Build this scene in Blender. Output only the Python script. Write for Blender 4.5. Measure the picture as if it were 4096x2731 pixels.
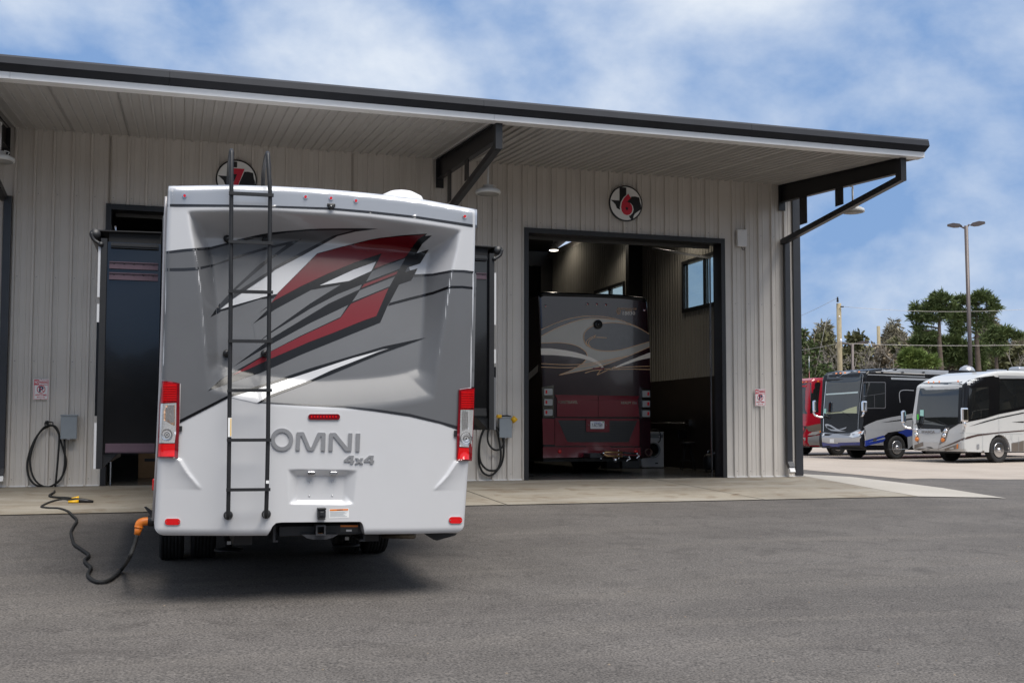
import bpy, bmesh, math, random
import numpy as np
from mathutils import Vector, Matrix
random.seed(7); rng = np.random.default_rng(7)
PI = math.pi
for o in list(bpy.data.objects): bpy.data.objects.remove(o)
scn = bpy.context.scene
COL = scn.collection

# ------------------------------------------------------------------ camera
W_, H_ = 4096.0, 2731.0
YAW, PIT, ROL, FPX, SHY, CH = .2957, .0579, .001, 4377.7, 95.1, 1.003
camd = bpy.data.cameras.new('camera'); cam = bpy.data.objects.new('camera', camd); COL.objects.link(cam)
camd.sensor_width = 36; camd.lens = FPX / W_ * 36; camd.shift_y = SHY / W_
camd.clip_start = .05; camd.clip_end = 6000
_R = Matrix.Rotation(-YAW, 3, 'Z') @ Matrix.Rotation(PIT, 3, 'X')
_M = _R @ Matrix(((1, 0, 0), (0, 0, -1), (0, 1, 0))) @ Matrix.Rotation(ROL, 3, 'Z')
cam.matrix_world = Matrix.Translation((0, 0, CH)) @ _M.to_4x4()
scn.camera = cam

# ------------------------------------------------------------------ sky, sun, exposure
SUN_EL, SUN_AZ = math.radians(62), math.radians(16)     # azimuth: round to the right from the wall's outward normal
sun_dir = Vector((math.sin(SUN_AZ) * math.cos(SUN_EL), -math.cos(SUN_AZ) * math.cos(SUN_EL), math.sin(SUN_EL)))
world = bpy.data.worlds.new('World'); scn.world = world; world.use_nodes = True
nt = world.node_tree; nt.nodes.clear()
def N(tree, t, **kw):
    n = tree.nodes.new(t)
    for k, v in kw.items(): setattr(n, k, v)
    return n
out = N(nt, 'ShaderNodeOutputWorld'); bg = N(nt, 'ShaderNodeBackground'); bg.inputs['Strength'].default_value = .1
sky = N(nt, 'ShaderNodeTexSky', sky_type='NISHITA', sun_disc=False)
sky.sun_elevation = SUN_EL; sky.sun_rotation = math.atan2(sun_dir.x, sun_dir.y)
sky.air_density = 1.2; sky.dust_density = .3; sky.ozone_density = 2.0
tc = N(nt, 'ShaderNodeTexCoord'); mp = N(nt, 'ShaderNodeMapping'); mp.inputs['Scale'].default_value = (1, 1, 1.5); mp.inputs['Location'].default_value = (2.3, .7, 1.1)
n1 = N(nt, 'ShaderNodeTexNoise'); n1.inputs['Scale'].default_value = 5.0; n1.inputs['Detail'].default_value = 7; n1.inputs['Roughness'].default_value = .55; n1.inputs['Distortion'].default_value = .09
n2 = N(nt, 'ShaderNodeTexNoise'); n2.inputs['Scale'].default_value = 2.2; n2.inputs['Detail'].default_value = 3
mixn = N(nt, 'ShaderNodeMix', data_type='FLOAT'); mixn.inputs[0].default_value = .45
r1 = N(nt, 'ShaderNodeValToRGB'); r1.color_ramp.interpolation = 'EASE'
r1.color_ramp.elements[0].position = .36; r1.color_ramp.elements[0].color = (.88, .88, .88, 1)
r1.color_ramp.elements[1].position = .57; r1.color_ramp.elements[1].color = (.97, .97, .97, 1)
cc = N(nt, 'ShaderNodeValToRGB')
cc.color_ramp.elements[0].position = .40; cc.color_ramp.elements[0].color = (1.25, 2.1, 3.7, 1)
cc.color_ramp.elements[1].position = .60; cc.color_ramp.elements[1].color = (4.8, 5.1, 5.45, 1)
sg = N(nt, 'ShaderNodeMix', data_type='RGBA', blend_type='MULTIPLY'); sg.inputs[0].default_value = 1; sg.inputs[7].default_value = (.62, .66, .78, 1)
mx = N(nt, 'ShaderNodeMix', data_type='RGBA')
L = nt.links.new
L(tc.outputs['Generated'], mp.inputs['Vector']); L(mp.outputs[0], n1.inputs['Vector']); L(mp.outputs[0], n2.inputs['Vector'])
L(n1.outputs['Fac'], mixn.inputs[2]); L(n2.outputs['Fac'], mixn.inputs[3]); L(mixn.outputs[0], r1.inputs[0]); L(mixn.outputs[0], cc.inputs[0])
L(sky.outputs[0], sg.inputs[6]); L(sg.outputs[2], mx.inputs[6]); L(cc.outputs[0], mx.inputs[7]); L(r1.outputs[0], mx.inputs[0])
L(mx.outputs[2], bg.inputs['Color']); L(bg.outputs[0], out.inputs[0])
sund = bpy.data.lights.new('sun', 'SUN'); sund.energy = 2.6; sund.angle = math.radians(40); sund.color = (1, .95, .88)
suno = bpy.data.objects.new('sun', sund); COL.objects.link(suno)
suno.rotation_euler = (-sun_dir).to_track_quat('-Z', 'Y').to_euler(); suno.location = (20, -20, 40)
scn.view_settings.view_transform = 'Standard'; scn.view_settings.look = 'None'; scn.view_settings.exposure = 0.85; scn.view_settings.gamma = 1
scn.render.engine = 'CYCLES'; scn.cycles.max_bounces = 8; scn.cycles.transparent_max_bounces = 12

# ------------------------------------------------------------------ photograph pixel -> direction
DS = 4096 / 2352.0
def ray(u, v):
    x = (u - W_ / 2) / FPX; y = -(v - H_ / 2 - SHY) / FPX
    cr, sr = math.cos(ROL), math.sin(ROL); x, y = x * cr - y * sr, x * sr + y * cr
    cp, sp = math.cos(PIT), math.sin(PIT)
    dx, dy, dz = x, cp - y * sp, sp + y * cp
    c, s = math.cos(YAW), math.sin(YAW)
    return Vector((dx * c + dy * s, -dx * s + dy * c, dz))
CP = Vector((0, 0, CH))
def onY(x, y, Y): d = ray(x * DS, y * DS); return CP + d * (Y / d.y)          # x,y in 2352-wide pixels
def onX(x, y, X): d = ray(x * DS, y * DS); return CP + d * (X / d.x)
YW = 20.286
def sstep(t): t = min(1, max(0, t)); return t * t * (3 - 2 * t)
def gz(x, y):
    a = .033 * (YW - y)
    b = sstep((x - 12.6) / 11) * min(.36, max(.12, .30 - (y - 35) * .008))
    if x < 12.6: return -max(a, 0)
    m = .06
    return -(.5 * (a + b + math.sqrt((a - b) ** 2 + m * m)) - .03 * sstep(1 - (x - 12.6) / 2)) if x > 12.7 else -max(a, 0)
def onG(x, y, z0=0):
    d = ray(x * DS, y * DS); z = -.3
    for _ in range(40):
        t = (z - CH) / d.z; z = .5 * z + .5 * (gz(d.x * t, d.y * t) + z0)
    t = (z - CH) / d.z
    return CP + d * t

# ------------------------------------------------------------------ materials
MATS = {}
def mat(name, col, rough=.5, metal=0, var=0, vscale=8, bump=0, bscale=60, coat=0, spec=.5, emit=None, estr=0, col2=None, trans=0, coatr=.04, dirt=0, dirtcol=(.12, .08, .05)):
    if name in MATS: return MATS[name]
    m = bpy.data.materials.new(name); m.use_nodes = True; t = m.node_tree; b = t.nodes['Principled BSDF']
    b.inputs['Base Color'].default_value = (*col, 1); b.inputs['Roughness'].default_value = rough; b.inputs['Metallic'].default_value = metal
    b.inputs['Coat Weight'].default_value = coat; b.inputs['Coat Roughness'].default_value = coatr; b.inputs['Specular IOR Level'].default_value = spec
    if trans: b.inputs['Transmission Weight'].default_value = trans
    if emit: b.inputs['Emission Color'].default_value = (*emit, 1); b.inputs['Emission Strength'].default_value = estr
    tc = None
    def coords():
        g = t.nodes.new('ShaderNodeNewGeometry'); return g.outputs['Position']
    if var or col2:
        n = t.nodes.new('ShaderNodeTexNoise'); n.inputs['Scale'].default_value = vscale; n.inputs['Detail'].default_value = 6; n.inputs['Roughness'].default_value = .6
        t.links.new(coords(), n.inputs['Vector'])
        mr = t.nodes.new('ShaderNodeMapRange'); mr.inputs['From Min'].default_value = .3; mr.inputs['From Max'].default_value = .7
        t.links.new(n.outputs['Fac'], mr.inputs['Value'])
        mm = t.nodes.new('ShaderNodeMix'); mm.data_type = 'RGBA'
        c2 = col2 or tuple(c * (1 + var) for c in col); c1 = col if col2 else tuple(c * (1 - var) for c in col)
        mm.inputs[6].default_value = (*c1, 1); mm.inputs[7].default_value = (*c2, 1)
        t.links.new(mr.outputs[0], mm.inputs[0]); t.links.new(mm.outputs[2], b.inputs['Base Color'])
        last = mm.outputs[2]
        if dirt:
            n = t.nodes.new('ShaderNodeTexNoise'); n.inputs['Scale'].default_value = dirt; n.inputs['Detail'].default_value = 7; n.inputs['Distortion'].default_value = 1.2
            t.links.new(coords(), n.inputs['Vector'])
            mr = t.nodes.new('ShaderNodeMapRange'); mr.inputs['From Min'].default_value = .5; mr.inputs['From Max'].default_value = .75; mr.inputs['To Max'].default_value = .6
            t.links.new(n.outputs['Fac'], mr.inputs['Value'])
            m2 = t.nodes.new('ShaderNodeMix'); m2.data_type = 'RGBA'; m2.inputs[7].default_value = (*dirtcol, 1)
            t.links.new(mr.outputs[0], m2.inputs[0]); t.links.new(last, m2.inputs[6]); t.links.new(m2.outputs[2], b.inputs['Base Color'])
    if bump:
        n = t.nodes.new('ShaderNodeTexNoise'); n.inputs['Scale'].default_value = bscale; n.inputs['Detail'].default_value = 4
        t.links.new(coords(), n.inputs['Vector'])
        bp = t.nodes.new('ShaderNodeBump'); bp.inputs['Strength'].default_value = bump; bp.inputs['Distance'].default_value = .02
        t.links.new(n.outputs['Fac'], bp.inputs['Height']); t.links.new(bp.outputs[0], b.inputs['Normal'])
    MATS[name] = m
    return m
def ground_mat(name, cols, speckle, stain, streak=None, rough=.9, sp_scale=220, bump=.5):
    """fine aggregate speckle + blotches + long soft streaks; real colour only"""
    m = bpy.data.materials.new(name); m.use_nodes = True; t = m.node_tree; b = t.nodes['Principled BSDF']; MATS[name] = m
    b.inputs['Roughness'].default_value = rough
    g = t.nodes.new('ShaderNodeNewGeometry')
    def noise(scale, detail=4, dist=0, mapping=None):
        n = t.nodes.new('ShaderNodeTexNoise'); n.inputs['Scale'].default_value = scale; n.inputs['Detail'].default_value = detail; n.inputs['Distortion'].default_value = dist
        if mapping:
            mpn = t.nodes.new('ShaderNodeMapping'); mpn.inputs['Scale'].default_value = mapping[0]; mpn.inputs['Rotation'].default_value = mapping[1]
            t.links.new(g.outputs['Position'], mpn.inputs['Vector']); t.links.new(mpn.outputs[0], n.inputs['Vector'])
        else: t.links.new(g.outputs['Position'], n.inputs['Vector'])
        return n.outputs['Fac']
    def rng_(v, a, c, lo=0, hi=1):
        r = t.nodes.new('ShaderNodeMapRange'); r.inputs['From Min'].default_value = a; r.inputs['From Max'].default_value = c
        r.inputs['To Min'].default_value = lo; r.inputs['To Max'].default_value = hi; t.links.new(v, r.inputs['Value']); return r.outputs[0]
    def mixc(f, a, c, mode='MIX'):
        mm = t.nodes.new('ShaderNodeMix'); mm.data_type = 'RGBA'; mm.blend_type = mode
        if hasattr(f, 'links'): t.links.new(f, mm.inputs[0])
        else: mm.inputs[0].default_value = f
        for i, x in ((6, a), (7, c)):
            if hasattr(x, 'links'): t.links.new(x, mm.inputs[i])
            else: mm.inputs[i].default_value = (*x, 1)
        return mm.outputs[2]
    c = mixc(rng_(noise(.45, 5, .6), .35, .65), cols[0], cols[1])
    c = mixc(rng_(noise(2.2, 6, 1.0), .5, .72, 0, stain[1]), c, stain[0])
    if streak: c = mixc(rng_(noise(1.0, 6, .5, streak[2]), .5, .68, 0, streak[1]), c, streak[0])
    sp = noise(sp_scale, 2)
    c = mixc(rng_(sp, .3, .7), tuple(1 - speckle for _ in range(3)), tuple(1 + speckle for _ in range(3))) if False else mixc(1.0, c, mixc(rng_(sp, .3, .7), (1 - speckle,) * 3, (1 + speckle,) * 3), 'MULTIPLY')
    sp2 = noise(sp_scale * .35, 3)
    c = mixc(rng_(sp2, .66, .76, 0, .55), c, tuple(min(1, x * 2.0) for x in cols[1]))
    t.links.new(c, b.inputs['Base Color'])
    bp = t.nodes.new('ShaderNodeBump'); bp.inputs['Strength'].default_value = bump; bp.inputs['Distance'].default_value = .006
    t.links.new(sp, bp.inputs['Height']); t.links.new(bp.outputs[0], b.inputs['Normal'])
    return m

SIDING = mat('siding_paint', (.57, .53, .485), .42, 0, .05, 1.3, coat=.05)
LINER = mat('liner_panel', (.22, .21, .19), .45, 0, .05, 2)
WHITEM = mat('white_metal', (.70, .69, .68), .4, 0, .04, 3)
DARKM = mat('dark_bronze_metal', (.026, .027, .032), .38, 0, .1, 4, coat=.1)
STEELB = mat('black_steel', (.012, .012, .014), .42, 0, .15, 4)
PLBLK = mat('black_plastic', (.012, .012, .013), .45, 0, .2, 20)
RUBBER = mat('rubber', (.016, .016, .016), .75, 0, .25, 30, bump=.2)
CHROME = mat('chrome', (.82, .82, .84), .06, 1)
CHROMED = mat('badge_chrome', (.40, .40, .41), .22, .55)
ALU = mat('aluminium', (.62, .62, .63), .25, 1, .05, 20)
PAINTW = mat('pearl_white_paint', (.54, .54, .55), .28, 0, .012, 3, coat=.6)
PAINTG = mat('grey_metal_paint', (.125, .128, .135), .30, .0, .03, 3, coat=.10, coatr=.02, spec=.22)
PAINTLG = mat('silver_grey_paint', (.33, .345, .375), .28, .2, .02, 3, coat=.8)
PAINTK = mat('black_paint', (.004, .004, .005), .22, 0, .1, 3, coat=.0, spec=.35)
PAINTDG = mat('charcoal_paint', (.024, .025, .029), .25, 0, .05, 3, coat=.05, spec=.4)
PAINTR = mat('dark_red_paint', (.14, .003, .008), .25, 0, .05, 3, coat=.1, spec=.4)
REDLENS = mat('red_lens', (.62, .004, .006), .18, 0, .05, 30, coat=.25)
REDMID = mat('mid_red_lens', (.36, .002, .005), .18, 0, .1, 30, coat=.25)
REDDK = mat('dark_red_lens', (.16, .004, .01), .12, 0, .1, 30, coat=.6)
CLEAR = mat('clear_lens', (.72, .72, .72), .12, .55, .25, 160, coat=.7)
AMBER = mat('amber_lens', (.75, .22, .03), .2, 0, .2, 40, coat=.5)
AMBERC = mat('pale_amber_lens', (.62, .38, .24), .2, .3, .35, 130, coat=.6)
GLASS = mat('dark_glass', (.008, .009, .01), .03, 0, .1, 1, spec=.6, coat=.3, coatr=.0)
ORANGE = mat('orange_plastic', (.75, .20, .02), .4, 0, .12, 25)
YELLOW = mat('yellow_plastic', (.75, .42, .01), .45, 0, .1, 20)
GREYBOX = mat('grey_enamel', (.27, .30, .325), .4, 0, .04, 8)
SIGNW = mat('sign_white', (.78, .78, .77), .35, 0, .03, 10)
SIGNR = mat('sign_red', (.62, .02, .05), .4, 0, .05, 10)
SIGNK = mat('sign_black', (.01, .01, .012), .4, 0, .1, 10)
SIGNB = mat('sign_navy', (.01, .02, .08), .4, 0, .1, 10)
CREAM = mat('cream_outline', (.62, .52, .42), .4, 0, .05, 10)
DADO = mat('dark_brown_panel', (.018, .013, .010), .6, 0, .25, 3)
CARD = mat('cardboard', (.30, .17, .08), .8, 0, .12, 6)
APPL = mat('appliance_white', (.72, .73, .75), .3, 0, .02, 6, coat=.3)

# ------------------------------------------------------------------ mesh helpers
def link(o): COL.objects.link(o); return o
def root_inv(p):
    while p is not None and p.parent is not None: p = p.parent
    if p is None: return Matrix.Identity(4)
    return (Matrix.Translation(p.location) @ Matrix.Rotation(p.rotation_euler.z, 4, 'Z')).inverted()
def thing(name, label, cat, loc, rotz=0, group=None):
    o = bpy.data.objects.new(name, None); link(o); o.location = loc; o.rotation_euler = (0, 0, rotz); o.empty_display_size = .09
    o['label'] = label; o['category'] = cat
    if group: o['group'] = group
    return o
def tag(o, label, cat, group=None):
    o['label'] = label; o['category'] = cat
    if group: o['group'] = group
    return o
class MB:
    def __init__(s): s.v = []; s.f = []; s.m = []; s.cur = 0; s.sm = []
    def add(s, vs, fs, smooth=False):
        b = len(s.v); s.v += [Vector(x) for x in vs]
        for f in fs: s.f.append([i + b for i in f]); s.m.append(s.cur); s.sm.append(smooth)
    def box(s, x0, x1, y0, y1, z0, z1):
        s.add([(x, y, z) for x in (x0, x1) for y in (y0, y1) for z in (z0, z1)],
              [(0, 1, 3, 2), (4, 6, 7, 5), (0, 4, 5, 1), (2, 3, 7, 6), (0, 2, 6, 4), (1, 5, 7, 3)]); return s
    def rbox(s, x0, x1, y0, y1, z0, z1, r=.02, seg=2):
        bm = bmesh.new(); bmesh.ops.create_cube(bm, size=1)
        for v in bm.verts: v.co = Vector(((x0 + x1) / 2 + v.co.x * (x1 - x0), (y0 + y1) / 2 + v.co.y * (y1 - y0), (z0 + z1) / 2 + v.co.z * (z1 - z0)))
        bmesh.ops.bevel(bm, geom=bm.edges[:], offset=r, segments=seg, profile=.5, affect='EDGES'); s.addbm(bm); return s
    def addbm(s, bm, smooth=False):
        bm.verts.index_update(); s.add([v.co.copy() for v in bm.verts], [[v.index for v in f.verts] for f in bm.faces], smooth); bm.free()
    def tube(s, pts, r, n=8, cap=True, closed=False):
        pts = [Vector(p) for p in pts]; k = len(pts); rings = []
        rr = r if isinstance(r, (list, tuple)) else [r] * k
        up = Vector((0, 0, 1)); prev = None
        for i, p in enumerate(pts):
            if closed: d = pts[(i + 1) % k] - pts[i - 1]
            else: d = (pts[min(i + 1, k - 1)] - pts[max(i - 1, 0)])
            if d.length < 1e-9: d = Vector((0, 0, 1))
            d.normalize()
            if prev is None:
                a = d.cross(up)
                if a.length < .05: a = d.cross(Vector((1, 0, 0)))
            else: a = prev - d * prev.dot(d)
            a.normalize(); prev = a.copy(); b = d.cross(a)
            rings.append([p + (a * math.cos(2 * PI * j / n) + b * math.sin(2 * PI * j / n)) * rr[i] for j in range(n)])
        vs = [v for rg in rings for v in rg]; fs = []
        for i in range(k if closed else k - 1):
            i2 = (i + 1) % k
            for j in range(n): fs.append((i * n + j, i * n + (j + 1) % n, i2 * n + (j + 1) % n, i2 * n + j))
        if cap and not closed: fs += [tuple(range(n - 1, -1, -1)), tuple(range((k - 1) * n, k * n))]
        s.add(vs, fs, True); return s
    def bar(s, a, b, w, h, up=(0, 0, 1)):
        a, b = Vector(a), Vector(b); d = (b - a).normalized(); u = Vector(up); x = d.cross(u).normalized(); u = x.cross(d)
        c = [(-w / 2, -h / 2), (w / 2, -h / 2), (w / 2, h / 2), (-w / 2, h / 2)]
        vs = [p + x * i + u * j for p in (a, b) for i, j in c]
        s.add(vs, [(3, 2, 1, 0), (4, 5, 6, 7), (0, 1, 5, 4), (1, 2, 6, 5), (2, 3, 7, 6), (3, 0, 4, 7)]); return s
    def lathe(s, prof, c, axis=(0, 0, 1), n=20, smooth=True):
        ax = Vector(axis).normalized(); a = ax.orthogonal().normalized(); b = ax.cross(a); c = Vector(c); vs = []; fs = []
        for r, h in prof:
            for j in range(n): vs.append(c + ax * h + (a * math.cos(2 * PI * j / n) + b * math.sin(2 * PI * j / n)) * max(r, 1e-4))
        for i in range(len(prof) - 1):
            for j in range(n): fs.append((i * n + j, i * n + (j + 1) % n, (i + 1) * n + (j + 1) % n, (i + 1) * n + j))
        fs.append(tuple(range(n - 1, -1, -1))); k = len(prof) - 1; fs.append(tuple(range(k * n, k * n + n)))
        s.add(vs, fs, smooth); return s
    def prism(s, poly, d):
        """poly: 3D points of one flat face; d: extrusion vector"""
        poly = [Vector(p) for p in poly]; d = Vector(d); n = len(poly)
        s.add(poly + [p + d for p in poly], [tuple(range(n)), tuple(range(2 * n - 1, n - 1, -1))] + [(i, i + n, (i + 1) % n + n, (i + 1) % n) for i in range(n)]); return s
    def build(s, name, mats, parent=None, base=None, world=True, smooth=None):
        if not isinstance(mats, (list, tuple)): mats = [mats]
        me = bpy.data.meshes.new(name); o = bpy.data.objects.new(name, me); link(o)
        if parent is not None:
            o.parent = parent
            if world:
                M = root_inv(parent); vs = [M @ v for v in s.v]
            else: vs = s.v
        else:
            if base is None:
                xs = [v.x for v in s.v]; ys = [v.y for v in s.v]; zs = [v.z for v in s.v]
                base = Vector(((min(xs) + max(xs)) / 2, (min(ys) + max(ys)) / 2, min(zs)))
            base = Vector(base); o.location = base; vs = [v - base for v in s.v]
        me.from_pydata([tuple(v) for v in vs], [], s.f)
        for m in mats: me.materials.append(m)
        me.polygons.foreach_set('material_index', s.m)
        me.polygons.foreach_set('use_smooth', s.sm if smooth is None else [smooth] * len(s.f))
        bm = bmesh.new(); bm.from_mesh(me); bmesh.ops.recalc_face_normals(bm, faces=bm.faces); bm.to_mesh(me); bm.free()
        me.update(); return o
def part(name, m, parent, fn, **kw):
    b = MB(); fn(b); return b.build(name, m, parent, **kw)
def smooth_path(pts, n=6, closed=False):
    pts = [Vector(p) for p in pts]; k = len(pts); r = []
    for i in range(k if closed else k - 1):
        if closed: p0, p1, p2, p3 = pts[i - 1], pts[i], pts[(i + 1) % k], pts[(i + 2) % k]
        else: p0, p1, p2, p3 = pts[max(i - 1, 0)], pts[i], pts[i + 1], pts[min(i + 2, k - 1)]
        for j in range(n):
            t = j / n
            r.append(.5 * ((2 * p1) + (p2 - p0) * t + (2 * p0 - 5 * p1 + 4 * p2 - p3) * t * t + (3 * p1 - p0 - 3 * p2 + p3) * t ** 3))
    if not closed: r.append(pts[-1])
    return r
def cut2d(poly, step, y_step=None):
    """flat polygon cut by a grid so it can follow a curved surface"""
    bm = bmesh.new(); vs = [bm.verts.new((p[0], p[1], 0)) for p in poly]; bm.faces.new(vs)
    xs = [p[0] for p in poly]; ys = [p[1] for p in poly]
    for ax, lo, hi, st in ((0, min(xs), max(xs), step), (1, min(ys), max(ys), y_step or step)):
        k = math.floor(lo / st) + 1
        while k * st < hi:
            co = [0, 0, 0]; no = [0, 0, 0]; co[ax] = k * st; no[ax] = 1
            bmesh.ops.bisect_plane(bm, geom=bm.verts[:] + bm.edges[:] + bm.faces[:], plane_co=co, plane_no=no); k += 1
    bmesh.ops.triangulate(bm, faces=bm.faces[:])
    bm.verts.index_update()
    v = [(x.co.x, x.co.y) for x in bm.verts]; f = [[x.index for x in q.verts] for q in bm.faces]
    bd = [[e.verts[0].index, e.verts[1].index] for e in bm.edges if e.is_boundary]
    bm.free(); return v, f, bd
_tc = {}
def text2d(s, bold=0.0):
    k = (s, bold)
    if k not in _tc:
        c = bpy.data.curves.new('t', 'FONT'); c.body = s; c.offset = bold; c.resolution_u = 3
        o = bpy.data.objects.new('t', c); COL.objects.link(o); bpy.context.view_layer.update()
        me = bpy.data.meshes.new_from_object(o.evaluated_get(bpy.context.evaluated_depsgraph_get()))
        v = [(p.co.x, p.co.y) for p in me.vertices]; f = [list(p.vertices) for p in me.polygons]
        bpy.data.objects.remove(o); bpy.data.curves.remove(c); bpy.data.meshes.remove(me)
        x0, x1 = min(p[0] for p in v), max(p[0] for p in v); y0, y1 = min(p[1] for p in v), max(p[1] for p in v)
        _tc[k] = ([((p[0] - x0) / (x1 - x0), (p[1] - y0) / (y1 - y0)) for p in v], f)
    return _tc[k]
def put_text(mb, s, o, ex, ey, n, thick=.004, bold=0.0):
    """text filling the box o, o+ex, o+ey; n: outward direction"""
    v, f = text2d(s, bold); o, ex, ey, n = Vector(o), Vector(ex), Vector(ey), Vector(n).normalized()
    vs = [o + ex * a + ey * b + n * thick for a, b in v]; k = len(vs)
    ed = {}
    for q in f:
        for i in range(len(q)):
            e = (q[i], q[(i + 1) % len(q)]); kk = tuple(sorted(e)); ed[kk] = None if kk in ed else e
    sides = [(e[1], e[0], e[0] + k, e[1] + k) for e in ed.values() if e]
    mb.add(vs + [p - n * thick for p in vs], f + sides)

# ------------------------------------------------------------------ ground
ASPH = ground_mat('asphalt', ((.083, .074, .067), (.108, .097, .088)), .58, ((.056, .049, .044), .6), streak=((.140, .124, .108), .34, ((.25, 1.6, 1), (0, 0, .35))), sp_scale=62, bump=.8)
CONC = ground_mat('apron_concrete', ((.205, .18, .142), (.28, .25, .20)), .10, ((.15, .108, .068), .8), streak=((.33, .31, .275), .6, ((.35, 1.5, 1), (0, 0, .5))), sp_scale=120, bump=.25)
CONC2 = ground_mat('open_light_concrete', ((.35, .325, .285), (.41, .38, .34)), .06, ((.38, .35, .30), .5), sp_scale=120, bump=.2)  # slab concrete paled: the stronger light beyond the canopy is in its colour
LOT = ground_mat('tan_lot_concrete', ((.33, .28, .235), (.385, .33, .28)), .10, ((.28, .25, .22), .35), streak=((.34, .30, .26), .4, ((.3, 1.5, 1), (0, 0, .9))), sp_scale=60, bump=.2)
GRASSM = ground_mat('rough_grass', ((.05, .07, .02), (.10, .10, .045)), .3, ((.12, .09, .05), .6), sp_scale=30)
def frange(a, b, s):
    r = []; x = a
    while x < b - 1e-6: r.append(x); x += s
    return r
def sheet(name, xs, ys, off, m):
    b = MB(); nx = len(xs); ny = len(ys)
    vs = [(x, y, gz(x, y) + off) for y in ys for x in xs]
    fs = [(j * nx + i, j * nx + i + 1, (j + 1) * nx + i + 1, (j + 1) * nx + i) for j in range(ny - 1) for i in range(nx - 1)]
    b.add(vs, fs, True); o = b.build(name, m, base=(0, 0, 0)); o['kind'] = 'structure'; return o
far = [1.25 ** k for k in range(0, 28)]
xs = sorted([-12 - 2 * f for f in far] + frange(-12, 60, 1) + [60 + 2 * f for f in far] + [60])
ys = sorted([-10 - 2 * f for f in far] + frange(-10, 60, 1) + [60 + 2 * f for f in far] + [60])
sheet('asphalt_ground', xs, ys, 0, ASPH)
def drape_ground(name, poly, off, m, step=1.0):
    v, f, _ = cut2d(poly, step); b = MB(); b.add([(x, y, gz(x, y) + off) for x, y in v], f, True)
    o = b.build(name, m, base=(0, 0, 0)); o['kind'] = 'structure'; return o
def gpts(L_): return [tuple(onG(x, y)[:2]) for x, y in L_]
BX0, BX1, YB = -18.3, 12.53, 43.4           # building extents
YE = 16.2; YA = 15.86
ap_r = gpts([(1.0 * 3735 / DS, 1996 / DS)])[0]
# apron: separate poured slabs with open joints between them
jx = [-18.3, -10.6, -2.95, 4.75, 9.1, ap_r[0]]
for i in range(5):
    xr = jx[i + 1] - .012
    poly = [(jx[i] + .012, YA), (xr, YA), (xr, YW - .02), (jx[i] + .012, YW - .02)]
    if i == 4: poly = [(jx[i] + .012, YA), (ap_r[0] - .02, YA + .02), (BX1 + .12, YW - .02), (jx[i] + .012, YW - .02)]
    drape_ground('apron_slab', poly, .012, CONC)
tip = gpts([(4026 / DS, 1994.5 / DS), (3770 / DS, 1953 / DS), (3550 / DS, 1925 / DS), (3400 / DS, 1908 / DS), (3206 / DS, 1897 / DS)])
drape_ground('side_slab', [(ap_r[0], YA + .02)] + tip + [(BX1 + .4, tip[-1][1] + 6), (BX1 + .08, tip[-1][1] + 6), (BX1 + .13, YW)], .012, CONC2)
le = gpts([(3100 / DS, 1868 / DS), (3206 / DS, 1878 / DS), (3400 / DS, 1896 / DS), (3622 / DS, 1916 / DS), (4096 / DS, 1917 / DS), (4600 / DS, 1921 / DS)])
drape_ground('concrete_lot', le + [(90, le[-1][1]), (90, 72), (13.5, 72), (13.5, le[0][1] + 8)], .006, LOT, 2.0)
drape_ground('grass_verge', [(13, 72), (160, 72), (160, 170), (-40, 170), (-40, 72)], .009, GRASSM, 6.0)

# ------------------------------------------------------------------ building
bld = thing('service_building', 'long grey ribbed metal service building with numbered bay doors and deep canopy', 'building', (0, YW, 0))
ZT = 6.18
D7 = (-1.235, 3.035); D6 = (6.45, 10.73); DZ = 4.885
def rib_panel(x0, x1, z0, z1, y, sgn=-1, pitch=.3048, rh=.044, minor=True):
    """profile of a ribbed sheet from x0 to x1, ribs at multiples of pitch, standing out by rh"""
    prof = [(x0, 0)]
    k = math.ceil((x0 - .05) / pitch)
    while k * pitch < x1 + .05:
        c = k * pitch
        pts = [(c - .030, 0), (c - .018, rh), (c + .018, rh), (c + .030, 0)]
        if minor: pts += [(c + .088, 0), (c + .094, .008), (c + .112, .008), (c + .118, 0), (c + .186, 0), (c + .192, .008), (c + .21, .008), (c + .216, 0)]
        prof += [p for p in pts if x0 + 1e-4 < p[0] < x1 - 1e-4]; k += 1
    prof.append((x1, 0)); prof.sort()
    return prof
def wall_sheet(mb, x0, x1, z0, z1):
    pr = rib_panel(x0, x1, z0, z1, YW); n = len(pr)
    vs = [(x, YW - h, z) for z in (z0, z1) for x, h in pr]
    mb.add(vs, [(i, i + 1, n + i + 1, n + i) for i in range(n - 1)])
PW = .9144
k0 = math.floor(BX0 / PW)
front = part('wall_framing', STEELB, bld, lambda b: [b.box(BX0, D7[0] - .03, YW + .05, YW + .2, 0, ZT + .3), b.box(D7[1] + .03, D6[0] - .03, YW + .05, YW + .2, 0, ZT + .3), b.box(D6[1] + .03, BX1 - .02, YW + .05, YW + .2, 0, ZT + .3), b.box(D7[0] - .03, D7[1] + .03, YW + .05, YW + .2, DZ + .03, ZT + .3), b.box(D6[0] - .03, D6[1] + .03, YW + .05, YW + .2, DZ + .03, ZT + .3)])
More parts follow.
